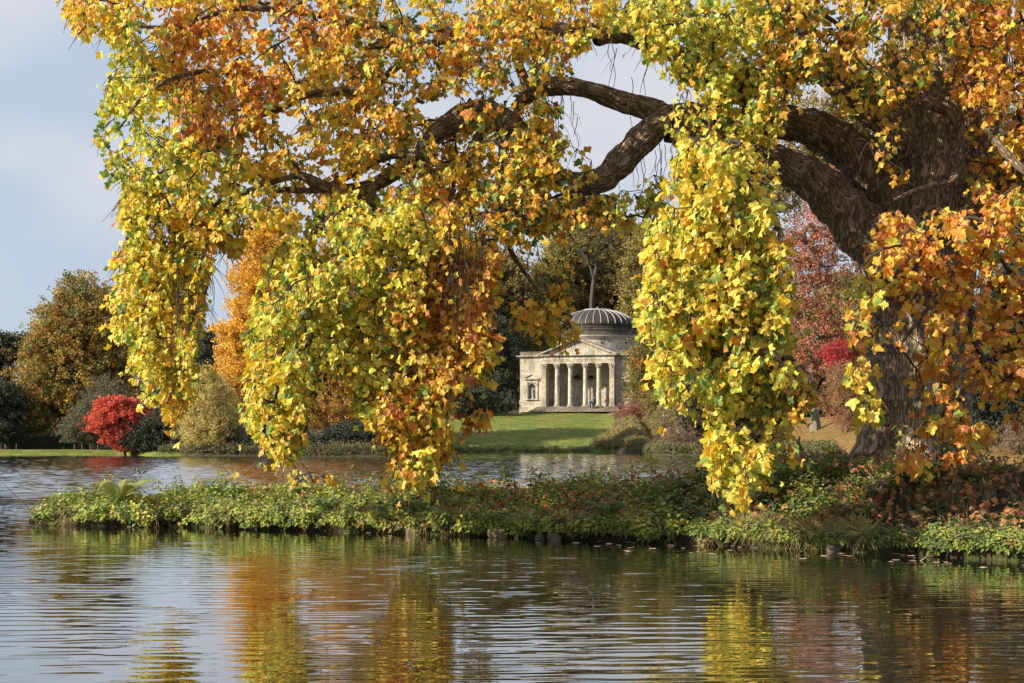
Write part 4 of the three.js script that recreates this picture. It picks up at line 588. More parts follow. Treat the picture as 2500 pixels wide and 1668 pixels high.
{
  const R = rng(2024), foot = D(2100, 1085, 25);
  const tree = thing('tulip_tree', 'huge spreading tree with yellow and orange lobed leaves hanging over the water', 'tree', [0, 0, 0]);
  // trunk: a fluted column that flares into roots
  const rows = [[1120, 1912, 2275], [1092, 1928, 2262], [1060, 1955, 2240], [1020, 1978, 2226], [960, 1992, 2216], [880, 1999, 2212], [780, 2002, 2212], [680, 2003, 2216], [590, 1998, 2226], [520, 1990, 2240], [460, 1996, 2250], [400, 2012, 2256], [330, 2032, 2262], [260, 2048, 2268], [190, 2056, 2272], [110, 2062, 2276], [20, 2066, 2282], [-120, 2072, 2290], [-300, 2080, 2290]].map(([y, a, b]) => { const p = D((a + b) / 2, y, 25); return [p.y, p.x, (b - a) / 2 * K * 25 / F]; });
  const pos = [], uv = [], idx = [], NS = 170, NA = 180, y0 = rows[0][0] - 0.25, y1 = rows[rows.length - 1][0], tb = (k) => rows.map((r) => [r[0], r[k]]);
  for (let i = 0; i <= NS; i++) {
    const y = mix(y0, y1, Math.pow(i / NS, 1.25)), cx = lin(tb(1), y), r = lin(tb(2), y), low = smooth(3.0, 0.6, y);
    for (let j = 0; j <= NA; j++) {
      const a = j / NA * 6.283185, ca = Math.cos(a), sa = Math.sin(a);
      const flute = 0.10 * Math.sin(a * 4 + 0.6 + y * 0.16) + 0.06 * Math.sin(a * 7 + 2 - y * 0.1) + low * 0.22 * Math.pow(Math.abs(Math.sin(a * 2.5 + 0.4)), 2) - low * 0.1 + smooth(5.6, 8.2, y) * 0.22 * Math.cos(2 * a);
      const grain = 0.030 * (Math.abs(fbm(ca * 6.5 + 0.7 * fbm(ca * 2, y * 1.5, sa * 2, 2), y * 1.1, sa * 6.5, 3)) * -3 + 0.5) + 0.05 * fbm(ca * 2, y * 0.9, sa * 2, 3);
      const rr = r * (1 + flute * 0.9) + grain; pos.push(cx + ca * rr, y, -25 + sa * rr * 0.9); uv.push(j / NA * 6.283 * 0.86, y);
    }
  }
  for (let i = 0; i < NS; i++) for (let j = 0; j < NA; j++) { const a = i * (NA + 1) + j, b = a + NA + 1; idx.push(a, b, a + 1, a + 1, b, b + 1); }
  const g = new THREE.BufferGeometry(); g.setAttribute('position', new THREE.Float32BufferAttribute(pos, 3)); g.setAttribute('uv', new THREE.Float32BufferAttribute(uv, 2)); g.setIndex(idx); g.computeVertexNormals();
  part('trunk', g, bark, tree);
  // limbs as read: [x, y, radius] in view pixels and the distances they run through
  const LIMBS = [
    ['limb', 24.7, 23.6, [[2090, 560, 70], [2010, 430, 58], [1950, 345, 48], [1870, 300, 42], [1795, 283, 38], [1690, 285, 35], [1590, 272, 33], [1530, 276, 33]]],
    ['limb', 24.4, 23.4, [[2090, 640, 72], [1985, 530, 62], [1925, 470, 52], [1870, 415, 46], [1790, 375, 42], [1700, 350, 36], [1620, 320, 30], [1540, 290, 34]]],
    ['limb', 23.6, 23.3, [[1600, 278, 34], [1530, 278, 33], [1475, 322, 33], [1425, 372, 33], [1370, 415, 30], [1305, 418, 27], [1255, 392, 24], [1225, 355, 23], [1200, 315, 24], [1165, 285, 30], [1120, 258, 27], [1080, 258, 25], [1030, 285, 24], [985, 322, 21], [955, 362, 19], [900, 400, 18], [840, 430, 15], [770, 432, 11], [690, 405, 8], [620, 420, 6], [560, 440, 4]]],
    ['limb', 23.7, 24.0, [[1560, 285, 30], [1500, 255, 26], [1420, 232, 23], [1350, 206, 21], [1280, 198, 20], [1235, 205, 21], [1205, 228, 16], [1180, 250, 12]]],
    ['branch', 23.3, 23.8, [[955, 362, 12], [900, 355, 10], [840, 380, 9], [790, 410, 8], [725, 430, 7], [690, 395, 5], [655, 345, 4.5], [610, 310, 3.5], [560, 298, 3]]],
    ['branch', 23.5, 22.8, [[845, 210, 12], [705, 216, 10], [650, 245, 9], [580, 270, 8], [530, 305, 6], [490, 335, 5], [440, 350, 3]]],
    ['branch', 23.3, 23.0, [[1160, 290, 12], [1150, 380, 11], [1140, 460, 9], [1150, 520, 8], [1180, 590, 6], [1215, 640, 4], [1250, 690, 3]]],
    ['branch', 23.3, 23.1, [[1120, 275, 13], [1090, 330, 12], [1065, 370, 10], [1040, 420, 7], [1010, 470, 5]]],
    ['branch', 23.2, 22.9, [[890, 405, 10], [840, 440, 9], [790, 470, 8], [740, 520, 6], [690, 560, 5], [660, 620, 3]]],
    ['branch', 23.4, 24.0, [[830, 432, 8], [740, 437, 8], [650, 437, 7], [570, 440, 6], [500, 470, 5], [440, 490, 4], [390, 560, 3]]],
    ['limb', 24.2, 23.8, [[2080, 330, 40], [1960, 210, 36], [1850, 150, 30], [1760, 190, 26], [1640, 165, 24], [1520, 108, 22], [1450, 85, 22], [1400, 72, 17], [1310, 70, 15], [1220, 60, 16], [1150, 40, 15], [1060, 70, 12], [960, 120, 9], [850, 200, 8]]],
    ['branch', 23.8, 23.7, [[1425, 82, 17], [1395, 82, 16], [1372, 92, 14], [1366, 95, 10]]],
    ['branch', 23.9, 23.9, [[1220, 212, 13], [1190, 150, 11], [1190, 90, 10], [1240, 20, 8], [1260, -40, 6]]],
    ['limb', 24.6, 23.2, [[2200, 520, 60], [2290, 440, 48], [2370, 400, 40], [2470, 370, 32]]],
    ['branch', 23.4, 22.2, [[2120, 235, 14], [2180, 260, 12], [2210, 310, 10], [2205, 360, 9], [2185, 415, 8], [2120, 430, 6], [2050, 460, 4]]],
    ['branch', 22.5, 21.0, [[2250, 250, 12], [2290, 330, 10], [2350, 390, 9], [2420, 430, 8]]],
    ['branch', 23.4, 20.8, [[2230, 520, 14], [2250, 580, 10], [2180, 660, 7], [2120, 720, 5], [2060, 800, 3]]],
    ['branch', 23.4, 20.6, [[2240, 560, 12], [2270, 680, 9], [2250, 800, 7], [2200, 920, 5], [2140, 1000, 3]]],
    ['branch', 23.2, 21.8, [[1560, 300, 16], [1600, 400, 12], [1640, 540, 9], [1650, 700, 7], [1670, 860, 5], [1680, 1000, 3.5], [1680, 1120, 2.5]]],
    ['branch', 23.2, 21.8, [[1740, 350, 14], [1760, 460, 10], [1740, 600, 7], [1760, 740, 5], [1800, 880, 3]]],
    ['branch', 23.0, 23.6, [[860, 425, 9], [830, 520, 8], [800, 640, 7], [770, 780, 5], [740, 880, 4], [690, 960, 3]]],
    ['branch', 23.0, 23.6, [[1040, 430, 10], [1000, 540, 8], [1010, 680, 6], [960, 830, 5], [960, 980, 4], [960, 1100, 2.5]]],
    ['branch', 24.0, 24.6, [[440, 480, 7], [390, 560, 6], [360, 680, 5], [370, 800, 4], [390, 930, 2.5]]],
    ['branch', 23.6, 23.0, [[1060, 70, 10], [880, 60, 9], [700, 30, 8], [540, 20, 6], [400, 60, 5], [280, 60, 3]]],
    ['branch', 23.4, 22.6, [[700, 215, 9], [560, 170, 7], [430, 170, 6], [330, 220, 4], [270, 300, 3]]],
  ];
  const nodes = [];
  LIMBS.forEach(([name, d0, d1, pts], i) => {
    const n = pts.length, q = pts.map(([x, y], k) => { const p = D(x, y, mix(d0, d1, k / (n - 1))); return p; }), rr = pts.map((p, k) => p[2] * K * mix(d0, d1, k / (n - 1)) / F);
    part(name, tube(q, rr, name === 'limb' ? 40 : 10, n * 16, name === 'limb' ? 0.26 : 0.2, i * 3.1), name === 'limb' ? barkLimb : barkLimb, tree);
    const c = new THREE.CatmullRomCurve3(q, false, 'centripetal'); for (let k = i < 2 ? 10 : 2; k <= n * 4; k++) nodes.push({ p: c.getPoint(k / (n * 4)), root: true });
  });
  // twigs
  const anchors = [];
  for (const m of MASSES) {
    const xs = m.poly.map((p) => p[0]), ys = m.poly.map((p) => p[1]), x0 = Math.min(...xs), x1 = Math.max(...xs), ya = Math.min(...ys), yb = Math.max(...ys);
    for (let i = 0, guard = 0; i < m.n && guard < m.n * 60; guard++) {
      const x = mix(x0, x1, R()), y = mix(ya, yb, R()); if (!inPoly(m.poly, x, y)) continue; const kp = keep(x, y); if (R() > Math.pow(kp, 0.7)) continue; i++;
      const p = D(x, y, m.d + (m.k ? m.k * (x - m.xc) / 100 : 0) + m.t * (R() * 2 - 1)); p.m = m; anchors.push(p);
    }
  }
  const N = grow(nodes, anchors, 0.3);
  part('branches', branchGeo(N, nodes.length, 0.0050, 0.42, 0.05, 5, 4, R, 0.03), twigMat, tree, 'stuff');
  const leaves = [], twigs = [], toSun = V(-0.62, 0.30, 0.72).normalize();
  const project = (p) => [(1250 + p.x / -p.z * F) / K, (HORIZON + (EYE - p.y) / -p.z * F) / K];
  for (const a of anchors) {
    const kinds = 3 + Math.floor(R() * 2), [ax, ay] = project(a);
    for (let t = 0; t < kinds; t++) {
      const L = mix(a.m.hang[0], a.m.hang[1], R()) * 0.62, dir = V(gauss(R) * 0.7, -0.45 - 0.4 * R(), gauss(R) * 0.7), pts = [a.clone()], st = 4;
      for (let k = 1; k <= st; k++) { dir.y -= 0.22; const l = dir.clone().normalize().multiplyScalar(L / st); pts.push(pts[k - 1].clone().add(l)); dir.x += gauss(R) * 0.15; dir.z += gauss(R) * 0.15; }
      const inside = pts.filter((p) => { const [x, y] = project(p); return inPoly(a.m.poly, x, y); }).length; if (inside < 2) continue;
      twigs.push(tube(pts, [0.0075, 0.0066, 0.0056, 0.0046, 0.003], 3, st));
      const nl = Math.round(L / 0.046), own = leafColour(ax, ay, R), curve = new THREE.CatmullRomCurve3(pts);
      for (let k = 0; k < nl; k++) {
        const p = curve.getPoint((k + 0.6) / nl), ang = k * 2.4 + R(), out = V(Math.cos(ang), 0, Math.sin(ang)), stalk = 0.05 + 0.06 * R();
        p.addScaledVector(out, stalk).add(V(0, -0.02, 0)); const [x, y] = project(p), wx = 34 * perlin.noise(x * 0.016, y * 0.016, 4), wy = 34 * perlin.noise(x * 0.016, y * 0.016, 9); if (!inPoly(a.m.poly, x + wx, y + wy) && R() < 0.9) continue; if (R() > Math.pow(keep(x, y), 0.6)) continue;
        const tip = out.clone().multiplyScalar(0.6).add(V(gauss(R) * 0.3, -0.85 + gauss(R) * 0.4, gauss(R) * 0.3)), nrm = toSun.clone().multiplyScalar(0.55).addScaledVector(out, 0.65).add(V(gauss(R) * 0.72, 0.25 + gauss(R) * 0.5, gauss(R) * 0.72));
        const s = (0.058 + 0.10 * R() * R() + 0.025 * R()) * (a.m.d < 21 ? 1.1 : 1);
        leaves.push({ p, m: basis(p, nrm, tip, s), c: R() < 0.4 ? [own[0], own[1].clone().multiplyScalar(0.85 + 0.3 * R())] : leafColour(x, y, R), s, x, y, d: -p.z, v: Math.floor(R() * 4) });
      }
    }
  }
  // bare strands that hang in the gaps
  for (let i = 0; i < 130; i++) {
    const [x, y, w, l, dd] = pick(R, [[3, 1480, 330, 60, 150], [2, 1170, 150, 80, 110], [1, 492, 540, 22, 190], [2, 1280, 230, 50, 130], [2, 1440, 120, 60, 140], [2, 1010, 480, 120, 240], [1.5, 1790, 440, 60, 200], [1, 740, 880, 40, 170], [1, 1210, 600, 40, 120], [7, 1050, 540, 70, 240, 21.2], [2, 660, 640, 60, 200, 21.2], [2, 860, 620, 90, 200, 21.3], [1.5, 1640, 500, 90, 240, 19.6], [2, 400, 620, 70, 240, 23.1], [2, 450, 180, 120, 160, 21.9]]).slice(1), p = D(x + (R() - 0.5) * 2 * w, y + 30 * gauss(R), dd ?? 23.2), L = l * (0.5 + 0.6 * R()) * 0.0069, pts = [p];
    for (let k = 1; k <= 6; k++) pts.push(pts[k - 1].clone().add(V(0.022 * gauss(R), -L / 6, 0.022 * gauss(R)))); twigs.push(tube(pts, [0.006, 0.0058, 0.0055, 0.005, 0.0045, 0.004, 0.0025], 4, 14));
    if (R() < 0.5) { const a = pts[2], b = a.clone().add(V(0.14 * gauss(R), -L * 0.35, 0.1 * gauss(R))); twigs.push(tube([a, a.clone().lerp(b, 0.5).add(V(0.03, 0.05, 0)), b], [0.004, 0.0035, 0.002], 3, 6)); }
  }
  part('twigs', merge(twigs), twigMat, tree, 'stuff');
  // the 300 leaves that show largest are meshes of their own, the rest one part for each leaf form
  const seen = leaves.filter((l) => l.x > 20 && l.x < 2340 && l.y > 10 && l.y < 1560).sort((a, b) => b.s / b.d - a.s / a.d), big = new Set(seen.slice(0, 300)), mats = {};
  for (const l of big) {
    const key = l.c[0] + Math.floor(l.c[1].r * 12); if (!mats[key]) { mats[key] = leafMat.clone(); mats[key].color = l.c[1].clone(); }
    const m = part('leaf', LEAVES[l.v], mats[key], tree); l.m.decompose(m.position, m.quaternion, m.scale);
  }
  for (let v = 0; v < 4; v++) instances('leaves', LEAVES[v], leafMat, leaves.filter((l) => l.v === v && !big.has(l)).map((l) => [l.m, l.c[1]]), tree);
  console.log('leaves', leaves.length, 'anchors', anchors.length);
}

// ------------------------------------------------------------------ plants on the near bank
function sprigGeo(seed, n, len, wid, tall, tilt) {                        // a rooted stem with pointed leaves standing off it
  const R = rng(seed), pos = [];
  const quad = (b, t, side, up) => { const m = b.clone().lerp(t, 0.42), l = m.clone().addScaledVector(side, wid / 2).addScaledVector(up, wid * 0.12), r = m.clone().addScaledVector(side, -wid / 2).addScaledVector(up, wid * 0.12), e = t.clone().addScaledVector(up, -len * 0.18); for (const v of [b, l, e, b, e, r]) pos.push(v.x, v.y, v.z); };
  for (let i = 0; i < n; i++) { const f = (i + 0.5) / n, a = i * 2.4 + R() * 0.8, o = V(Math.cos(a), 0, Math.sin(a)), b = V(tilt * f * f + gauss(R) * 0.02, tall * (0.25 + 0.75 * f), gauss(R) * 0.02).addScaledVector(o, 0.03), t = b.clone().addScaledVector(o, len * (1.1 - 0.4 * f)).add(V(0, (R() - 0.45) * len * 0.8, 0)); const s = V(-o.z, 0, o.x), up = V(0, 1, 0).addScaledVector(o, -0.3).normalize(); quad(b, t, s, up); }
  const g0 = V(0, 0, 0), g1 = V(tilt * 0.3, tall * 0.55, 0), g2 = V(tilt, tall, 0); for (const [a, b] of [[g0, g1], [g1, g2]]) for (const w of [V(0.005, 0, 0), V(0, 0, 0.005)]) for (const v of [a.clone().sub(w), a.clone().add(w), b]) pos.push(v.x, v.y, v.z);
  const g = new THREE.BufferGeometry(); g.setAttribute('position', new THREE.Float32BufferAttribute(pos, 3)); g.computeVertexNormals(); return g;
}
const SPRIGS = [sprigGeo(11, 11, 0.15, 0.085, 0.30, 0.06), sprigGeo(12, 14, 0.11, 0.06, 0.24, 0.12), sprigGeo(13, 9, 0.13, 0.10, 0.16, 0.05), sprigGeo(14, 16, 0.12, 0.05, 0.42, 0.1)];
const bankSurface = (x, s) => { const d = lin(FRONT, x) + s; return V(x, bankHeight(x, d), -d); };
{
  const R = rng(31337), sets = [[], [], [], []], e = new THREE.Euler(), q = new THREE.Quaternion();
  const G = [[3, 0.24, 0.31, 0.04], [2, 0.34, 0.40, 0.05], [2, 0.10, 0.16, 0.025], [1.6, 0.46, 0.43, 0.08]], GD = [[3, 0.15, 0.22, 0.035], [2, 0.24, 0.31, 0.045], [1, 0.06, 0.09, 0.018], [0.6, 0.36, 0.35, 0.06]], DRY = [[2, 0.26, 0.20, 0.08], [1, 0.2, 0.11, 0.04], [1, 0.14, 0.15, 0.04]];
  for (let i = 0; i < 25000; i++) {
    const x = -8.95 + 18.4 * R(), w = lin(BACKW, x), front = R() < 0.30, s = front ? -0.12 + 0.45 * R() : 0.1 + Math.min(w, 7) * Math.pow(R(), 0.9);
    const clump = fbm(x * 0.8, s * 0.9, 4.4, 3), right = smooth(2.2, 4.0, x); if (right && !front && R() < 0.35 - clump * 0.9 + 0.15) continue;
    const p = bankSurface(x, Math.max(s, 0.03)); if (p.y < -0.05) continue; if (front) { p.y = Math.max(R() < 0.15 ? 0.04 : 0.13, p.y * (0.5 + 0.75 * R())); p.z += 0.08 + 0.16 * R(); if (Math.sin(x * 3.1) + Math.sin(x * 7.7 + 1) + 0.9 * Math.sin(x * 13 + 2) > 0.35 - R() * 0.6 && p.y < 0.32 && R() < 0.8 && x < 5.6) continue; }
    if (Math.hypot(x - 5.75, p.z + 25) < 0.98) continue;
    e.set(front ? 0.25 + 0.6 * R() : gauss(R) * 0.25, 6.28 * R(), gauss(R) * 0.3, 'XYZ'); q.setFromEuler(e);
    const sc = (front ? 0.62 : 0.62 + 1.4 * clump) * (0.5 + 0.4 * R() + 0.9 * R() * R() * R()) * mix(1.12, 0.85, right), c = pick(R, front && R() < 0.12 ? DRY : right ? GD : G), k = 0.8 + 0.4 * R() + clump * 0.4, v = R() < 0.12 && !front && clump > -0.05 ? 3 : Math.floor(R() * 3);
    sets[v].push([new THREE.Matrix4().compose(p, q, V(sc, sc, sc)), col(c[1] * k, c[2] * k, c[3] * k)]);
  }
  for (let i = 0; i < 170; i++) { const x = -8.3 + 16 * R(), p = bankSurface(x, 1.2 + Math.min(lin(BACKW, x) - 1.6, 5) * R()), k = 0.9 + 0.9 * R() * R(), c = pick(R, G); e.set(gauss(R) * 0.15, 6.28 * R(), gauss(R) * 0.15); q.setFromEuler(e); sets[3].push([new THREE.Matrix4().compose(p, q, V(k * 0.8, k * 1.15, k * 0.8)), col(c[1] * 0.9, c[2] * 0.9, c[3])]); }
  sets.forEach((l, i) => { const m = instances('ground_cover', SPRIGS[i], plantMat, l, scene); tag(m, ['leafy green bank plants with broad pointed leaves', 'small leaved green bank plants', 'low broad leaved plants close to the bank soil', 'tall upright stems among the bank plants'][i], 'plants'); });
  // fallen leaves
  const fl = [[], []];
  for (let i = 0; i < 2700; i++) {
    const x = -8 + 15.6 * Math.pow(R(), 0.42), w = lin(BACKW, x), s = 0.05 + Math.min(w * 0.8, 7) * Math.pow(R(), 1.2), p = bankSurface(x, s); if (p.y < 0.03) continue;
    p.y += 0.04 + 0.20 * R() * R() + (R() < 0.5 ? 0.1 : 0); const n = V(gauss(R) * 0.5, 1, 0.4 + gauss(R) * 0.5), sc = 0.055 + 0.06 * R();
    const c = pick(R, [[3, 0.36, 0.10, 0.025], [3, 0.46, 0.17, 0.03], [1.2, 0.56, 0.30, 0.06], [1.5, 0.16, 0.06, 0.025], [0.8, 0.48, 0.35, 0.18]]); fl[i % 2].push([basis(p, n, randV(R), sc), col(c[1], c[2], c[3])]);
  }
  fl.forEach((l, i) => tag(instances('fallen_leaves', LEAVES[i * 2 + 1], leafMat, l, scene), ['fallen orange leaves lying curled on the bank', 'fallen brown and orange leaves folded up among the plants'][i], 'leaves'));
  { const w = []; for (let i = 0; i < 60; i++) { const x = R() < 0.7 ? 1 + 6 * R() : -7 + 13 * R(), d = lin(FRONT, x) - 0.1 - 2.6 * R() * R(), c = pick(R, [[2, 0.40, 0.16, 0.04], [2, 0.24, 0.09, 0.03], [1, 0.5, 0.3, 0.06]]); w.push([basis(V(x, 0.012, -d), V(gauss(R) * 0.08, 1, gauss(R) * 0.08), randV(R).setY(0), 0.07 + 0.05 * R()).scale(V(1, 1, 0.22)), col(c[1], c[2], c[3])]); }
    tag(instances('floating_leaves', LEAVES[0], leafMat, w, scene), 'orange and brown leaves floating on the water along the bank', 'leaves'); }
  // grass: hanging dry tufts at the edge, rushes on the right
  const blade = (() => { const pos = []; for (let b = 0; b < 16; b++) { const a = R() * 6.28, o = V(Math.cos(a), 0, Math.sin(a)), l = 0.25 + 0.2 * R(), lean = 0.08 + 0.22 * R(), sd = V(-o.z, 0, o.x).multiplyScalar(0.008); let p0 = o.clone().multiplyScalar(0.03 * R()); for (let k = 1; k <= 3; k++) { const t = k / 3, p1 = o.clone().multiplyScalar(lean * t * t * 1.4).add(V(0, l * (t - 0.35 * t * t * lean * 4), 0)), w0 = 1 - (k - 1) / 3, w1 = 1 - t; const A = p0.clone().addScaledVector(sd, w0), B = p0.clone().addScaledVector(sd, -w0), C = p1.clone().addScaledVector(sd, w1), E = p1.clone().addScaledVector(sd, -w1); for (const v of [A, B, C, C, B, E]) pos.push(v.x, v.y, v.z); p0 = p1; } } const g = new THREE.BufferGeometry(); g.setAttribute('position', new THREE.Float32BufferAttribute(pos, 3)); g.computeVertexNormals(); return g; })();
  const gl = [], rl = [];
  for (let i = 0; i < 200; i++) { const x = R() < 0.5 ? 3.4 + 1.6 * R() : -8.6 + 14 * R(), p = bankSurface(x, 0.05 + 0.35 * R()); p.z += 0.1 * R(); e.set(0.7 + 0.5 * R(), R() * 6.28 * 0, gauss(R) * 0.3); q.setFromEuler(e); const k = 0.7 + 0.6 * R(), c = pick(R, [[2, 0.42, 0.36, 0.15], [1, 0.28, 0.28, 0.08], [1, 0.32, 0.2, 0.09]]); gl.push([new THREE.Matrix4().compose(p, q, V(k, k, k)), col(c[1], c[2], c[3])]); }
  tag(instances('dry_grass', blade, plantMat, gl, scene), 'dry straw coloured grass hanging over the bank edge', 'grass');
  for (let i = 0; i < 45; i++) { const x = 5.7 + 1.9 * R(), p = bankSurface(x, 0.7 + 1.3 * R()); e.set(gauss(R) * 0.12, R() * 6.28, gauss(R) * 0.12); q.setFromEuler(e); const k = 0.8 + 0.6 * R(), c = pick(R, [[2, 0.16, 0.18, 0.06], [1, 0.24, 0.2, 0.08]]); rl.push([new THREE.Matrix4().compose(p, q, V(k * 0.6, k * 0.85, k * 0.6)), col(c[1], c[2], c[3])]); }
  tag(instances('rushes', blade, plantMat, rl, scene), 'thin upright rushes on the right part of the bank', 'grass');
  // ferns
  function fern(label, x, s, size, turn, tint, lean) {
    const p = bankSurface(x, s), t = thing('fern', label, 'fern', [p.x, p.y + 0.14, p.z + 0.08], 'ferns on the near bank'); t.rotation.y = turn; const m = plantMat.clone(); m.color = tint;
    for (let f = 0; f < 9; f++) {
      const a = f / 9 * 6.28 + R() * 0.4, o = V(Math.cos(a), 0, Math.sin(a)), L = size * (0.75 + 0.4 * R()), pos = [], at = (u) => o.clone().multiplyScalar(L * u * (0.45 + 0.4 * u)).add(V(0, L * (1.0 * u - 0.62 * u * u * u), 0)).add(V(lean * u * u * size, 0, 0)), side = V(-o.z, 0, o.x);
      for (let k = 1; k <= 20; k++) { const u = k / 21, c = at(u), n = at(u + 0.045), w = L * 0.26 * Math.sin(Math.PI * Math.pow(u, 0.6)) + 0.01; for (const sg of [-1, 1]) { const tip = c.clone().addScaledVector(side, sg * w).addScaledVector(o, w * 0.35).add(V(0, -w * 0.22, 0)); for (const v of sg > 0 ? [c, n, tip] : [n, c, tip]) pos.push(v.x, v.y, v.z); } }
      for (let k = 0; k < 8; k++) { const c = at(k / 8), n = at((k + 1) / 8), d = side.clone().multiplyScalar(0.006); for (const v of [c.clone().add(d), c.clone().sub(d), n]) pos.push(v.x, v.y, v.z); }
      const g = new THREE.BufferGeometry(); g.setAttribute('position', new THREE.Float32BufferAttribute(pos, 3)); g.computeVertexNormals(); part('frond', g, m, t);
    }
  }
  fern('yellow green fern standing tallest near the left tip of the bank', -7.25, 0.35, 0.85, 0.4, col(0.24, 0.27, 0.03), 0.1);
  fern('yellow green fern low at the left part of the bank edge', -6.6, 0.2, 0.62, 1.4, col(0.24, 0.25, 0.04), -0.1);
  fern('small fern over the water below the pair of low hanging leaf clusters', -3.2, 0.12, 0.5, 2.2, col(0.12, 0.19, 0.03), 0.1);
  fern('green fern patch on the bank below the end of the centre leaf curtain', -1.6, 0.15, 0.45, 0.2, col(0.14, 0.2, 0.03), -0.1);
  fern('bright fern in the sunlit patch at the front of the great trunk', 4.3, 2.2, 0.62, 0.9, col(0.13, 0.21, 0.03), 0);
  fern('bright fern just left of the sunlit patch before the trunk', 3.8, 1.9, 0.5, 2.9, col(0.12, 0.2, 0.03), 0);
  fern('dark fern hanging over the water left of the lowest yellow leaf curtain', 1.5, 0.12, 0.5, 1.9, col(0.08, 0.14, 0.025), 0.05);
  // stones at the waterline
  const mossy = std(0xffffff, { map: texture(256, (x, y) => { const a = g1(x * 2, y * 2), m = smooth(0.46, 0.6, a); return [mix(0.16, 0.10, m), mix(0.13, 0.12, m), mix(0.09, 0.03, m)]; }, true, 0.6), roughness: 1 }), pale = std(col(0.40, 0.36, 0.31), { map: stoneMap });
  function rock(label, px, py, w, h, mat, seed) {
    const d = EYE * F / (py - HORIZON), c = P(px, py, d), g = new THREE.IcosahedronGeometry(1, 4), p = g.attributes.position; for (let i = 0; i < p.count; i++) { const v = V(p.getX(i), p.getY(i), p.getZ(i)), k = 1 + 0.5 * fbm(v.x * 1.2 + seed, v.y * 1.2, v.z * 1.2, 4); const m = Math.max(Math.abs(v.x), Math.abs(v.y), Math.abs(v.z)); v.multiplyScalar(k * mix(1, 0.85 / m, 0.45)); p.setXYZ(i, v.x * w / 2, v.y * h * 0.7, v.z * w * 0.45); }
    g.computeVertexNormals(); const m = part('rock', boxUV(toCreasedNormals(g, 0.6)), mat, scene); m.position.set(c.x, h * 0.25, c.z - w * 0.3); tag(m, label, 'rock', 'stones along the bank waterline');
  }
  rock('mossy block of stone at the waterline below the centre of the bank', 862, 1297, 0.42, 0.34, mossy, 1);
  rock('small mossy stone standing in the water at the left tip of the bank', 108, 1282, 0.24, 0.12, mossy, 2);
  rock('mossy ledge of rock under the leaves at the left tip', 185, 1284, 0.6, 0.26, mossy, 3);
  rock('pale stone in the bank under the dry grass before the trunk', 2038, 1348, 0.26, 0.30, pale, 4);
  rock('small grey stone at the waterline near the middle, left one of two', 1318, 1318, 0.16, 0.10, pale, 5);
  rock('small grey stone at the waterline near the middle, right one of two', 1352, 1320, 0.22, 0.12, pale, 6);
  rock('dark wet stone at the waterline under the centre leaf curtain', 1010, 1306, 0.3, 0.18, mossy, 7);
  rock('low mossy stone between the left tip and the stone block', 560, 1290, 0.45, 0.16, mossy, 8);
  rock('rounded mossy stone just left of the small stone pair', 1215, 1313, 0.34, 0.2, mossy, 9);
  // dead wood and stalks
  const wood = std(col(0.22, 0.17, 0.13)), darkTwig = std(col(0.07, 0.05, 0.035));
  const stick = (name, label, cat, pts, r, mat, group) => tag(part(name, tube(pts, r, 6, 14), mat, scene), label, cat, group);
  { const t = stick('bare_twig', 'thin bare twig sticking out over the water from the left tip', 'twig', [D(85, 1200, 27.6), D(75, 1180, 27.6), D(50, 1150, 27.7), D(22, 1125, 27.8), D(8, 1112, 27.8)], [0.014, 0.012, 0.009, 0.006, 0.003], darkTwig); for (const [a, b] of [[[85, 1198], [72, 1196]], [[88, 1205], [110, 1196]], [[80, 1200], [75, 1187]]]) part('side_twig', tube([D(...a, 27.6), D((a[0] + b[0]) / 2, (a[1] + b[1]) / 2 + 2, 27.55), D(...b, 27.5)], [0.012, 0.009, 0.005], 5, 4), darkTwig, t); }
  stick('stalk', 'tall pale dry stalk standing above the bank before the far point', 'stalk', [D(1496, 1093, 26.2), D(1495, 1060, 26.2), D(1493, 1040, 26.2), D(1490, 1020, 26.2)], [0.008, 0.007, 0.006, 0.003], wood);
  stick('stalk', 'thin bent dry stalk above the bank right of the centre leaf curtain', 'stalk', [D(1208, 1100, 27), D(1210, 1080, 27), D(1214, 1062, 27), D(1222, 1050, 27)], [0.006, 0.005, 0.004, 0.002], wood);
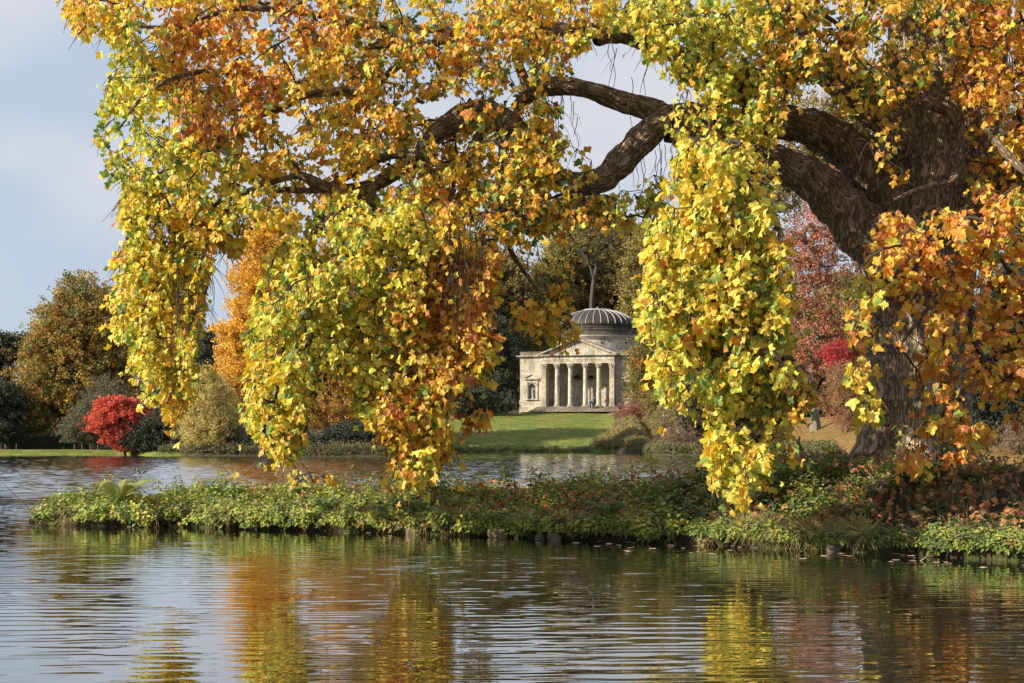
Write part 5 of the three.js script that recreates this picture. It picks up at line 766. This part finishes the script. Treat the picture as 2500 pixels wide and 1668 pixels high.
  stick('stalk', 'short leaning dry stalk close right of the low leaf cluster', 'stalk', [D(1150, 1098, 27), D(1156, 1080, 27), D(1163, 1066, 27)], [0.006, 0.005, 0.002], wood);
  stick('broken_branch', 'crooked dead branch stub standing left of the great trunk', 'branch', [D(1838, 1080, 25.6), D(1842, 1050, 25.6), D(1838, 1030, 25.6), D(1832, 1015, 25.5), D(1836, 1002, 25.5)], [0.05, 0.042, 0.035, 0.03, 0.015], wood);
  { const c = D(1862, 1068, 25.8), g = new THREE.CylinderGeometry(0.17, 0.26, 0.3, 22, 6), p = g.attributes.position; for (let i = 0; i < p.count; i++) { const x = p.getX(i), y = p.getY(i), z = p.getZ(i), k = 1 + 0.35 * fbm(x * 5, y * 4, z * 5, 3) + (y > 0.1 ? 0.15 * Math.sin(Math.atan2(z, x) * 5) : 0); p.setXYZ(i, x * k, y + (y > 0.1 ? 0.10 * fbm(x * 9, 1, z * 9, 2) : 0), z * k); } g.computeVertexNormals(); const t = thing('tree_stump', 'small pale rotten stump left of the great trunk', 'stump', [c.x, bankHeight(c.x, 25.8) + 0.1, c.z]); part('stump_wood', g, bark, t); part('root', tube([V(0.1, 0, 0.1), V(0.3, -0.02, 0.2), V(0.48, -0.12, 0.25)], [0.1, 0.07, 0.03], 8, 8, 0.2), bark, t); }
  stick('driftwood', 'thin dead branch lying from the bank into the water in the middle', 'branch', [D(868, 1218, 25.2), D(885, 1200, 25.3), D(905, 1185, 25.4), D(925, 1170, 25.6)], [0.016, 0.014, 0.012, 0.006], darkTwig);
  stick('driftwood', 'bare curved branch slanting into the water under the lowest yellow leaves', 'branch', [D(1745, 1248, 21.9), D(1765, 1222, 22), D(1800, 1195, 22.3), D(1840, 1180, 22.6)], [0.022, 0.02, 0.016, 0.008], darkTwig);
  stick('floating_stick', 'small stick poking out of the water before the right bank', 'stick', [D(2110, 1290, 19.5), D(2120, 1283, 19.5), D(2130, 1275, 19.5)], [0.012, 0.012, 0.008], wood);
}

renderer.render(scene, camera);
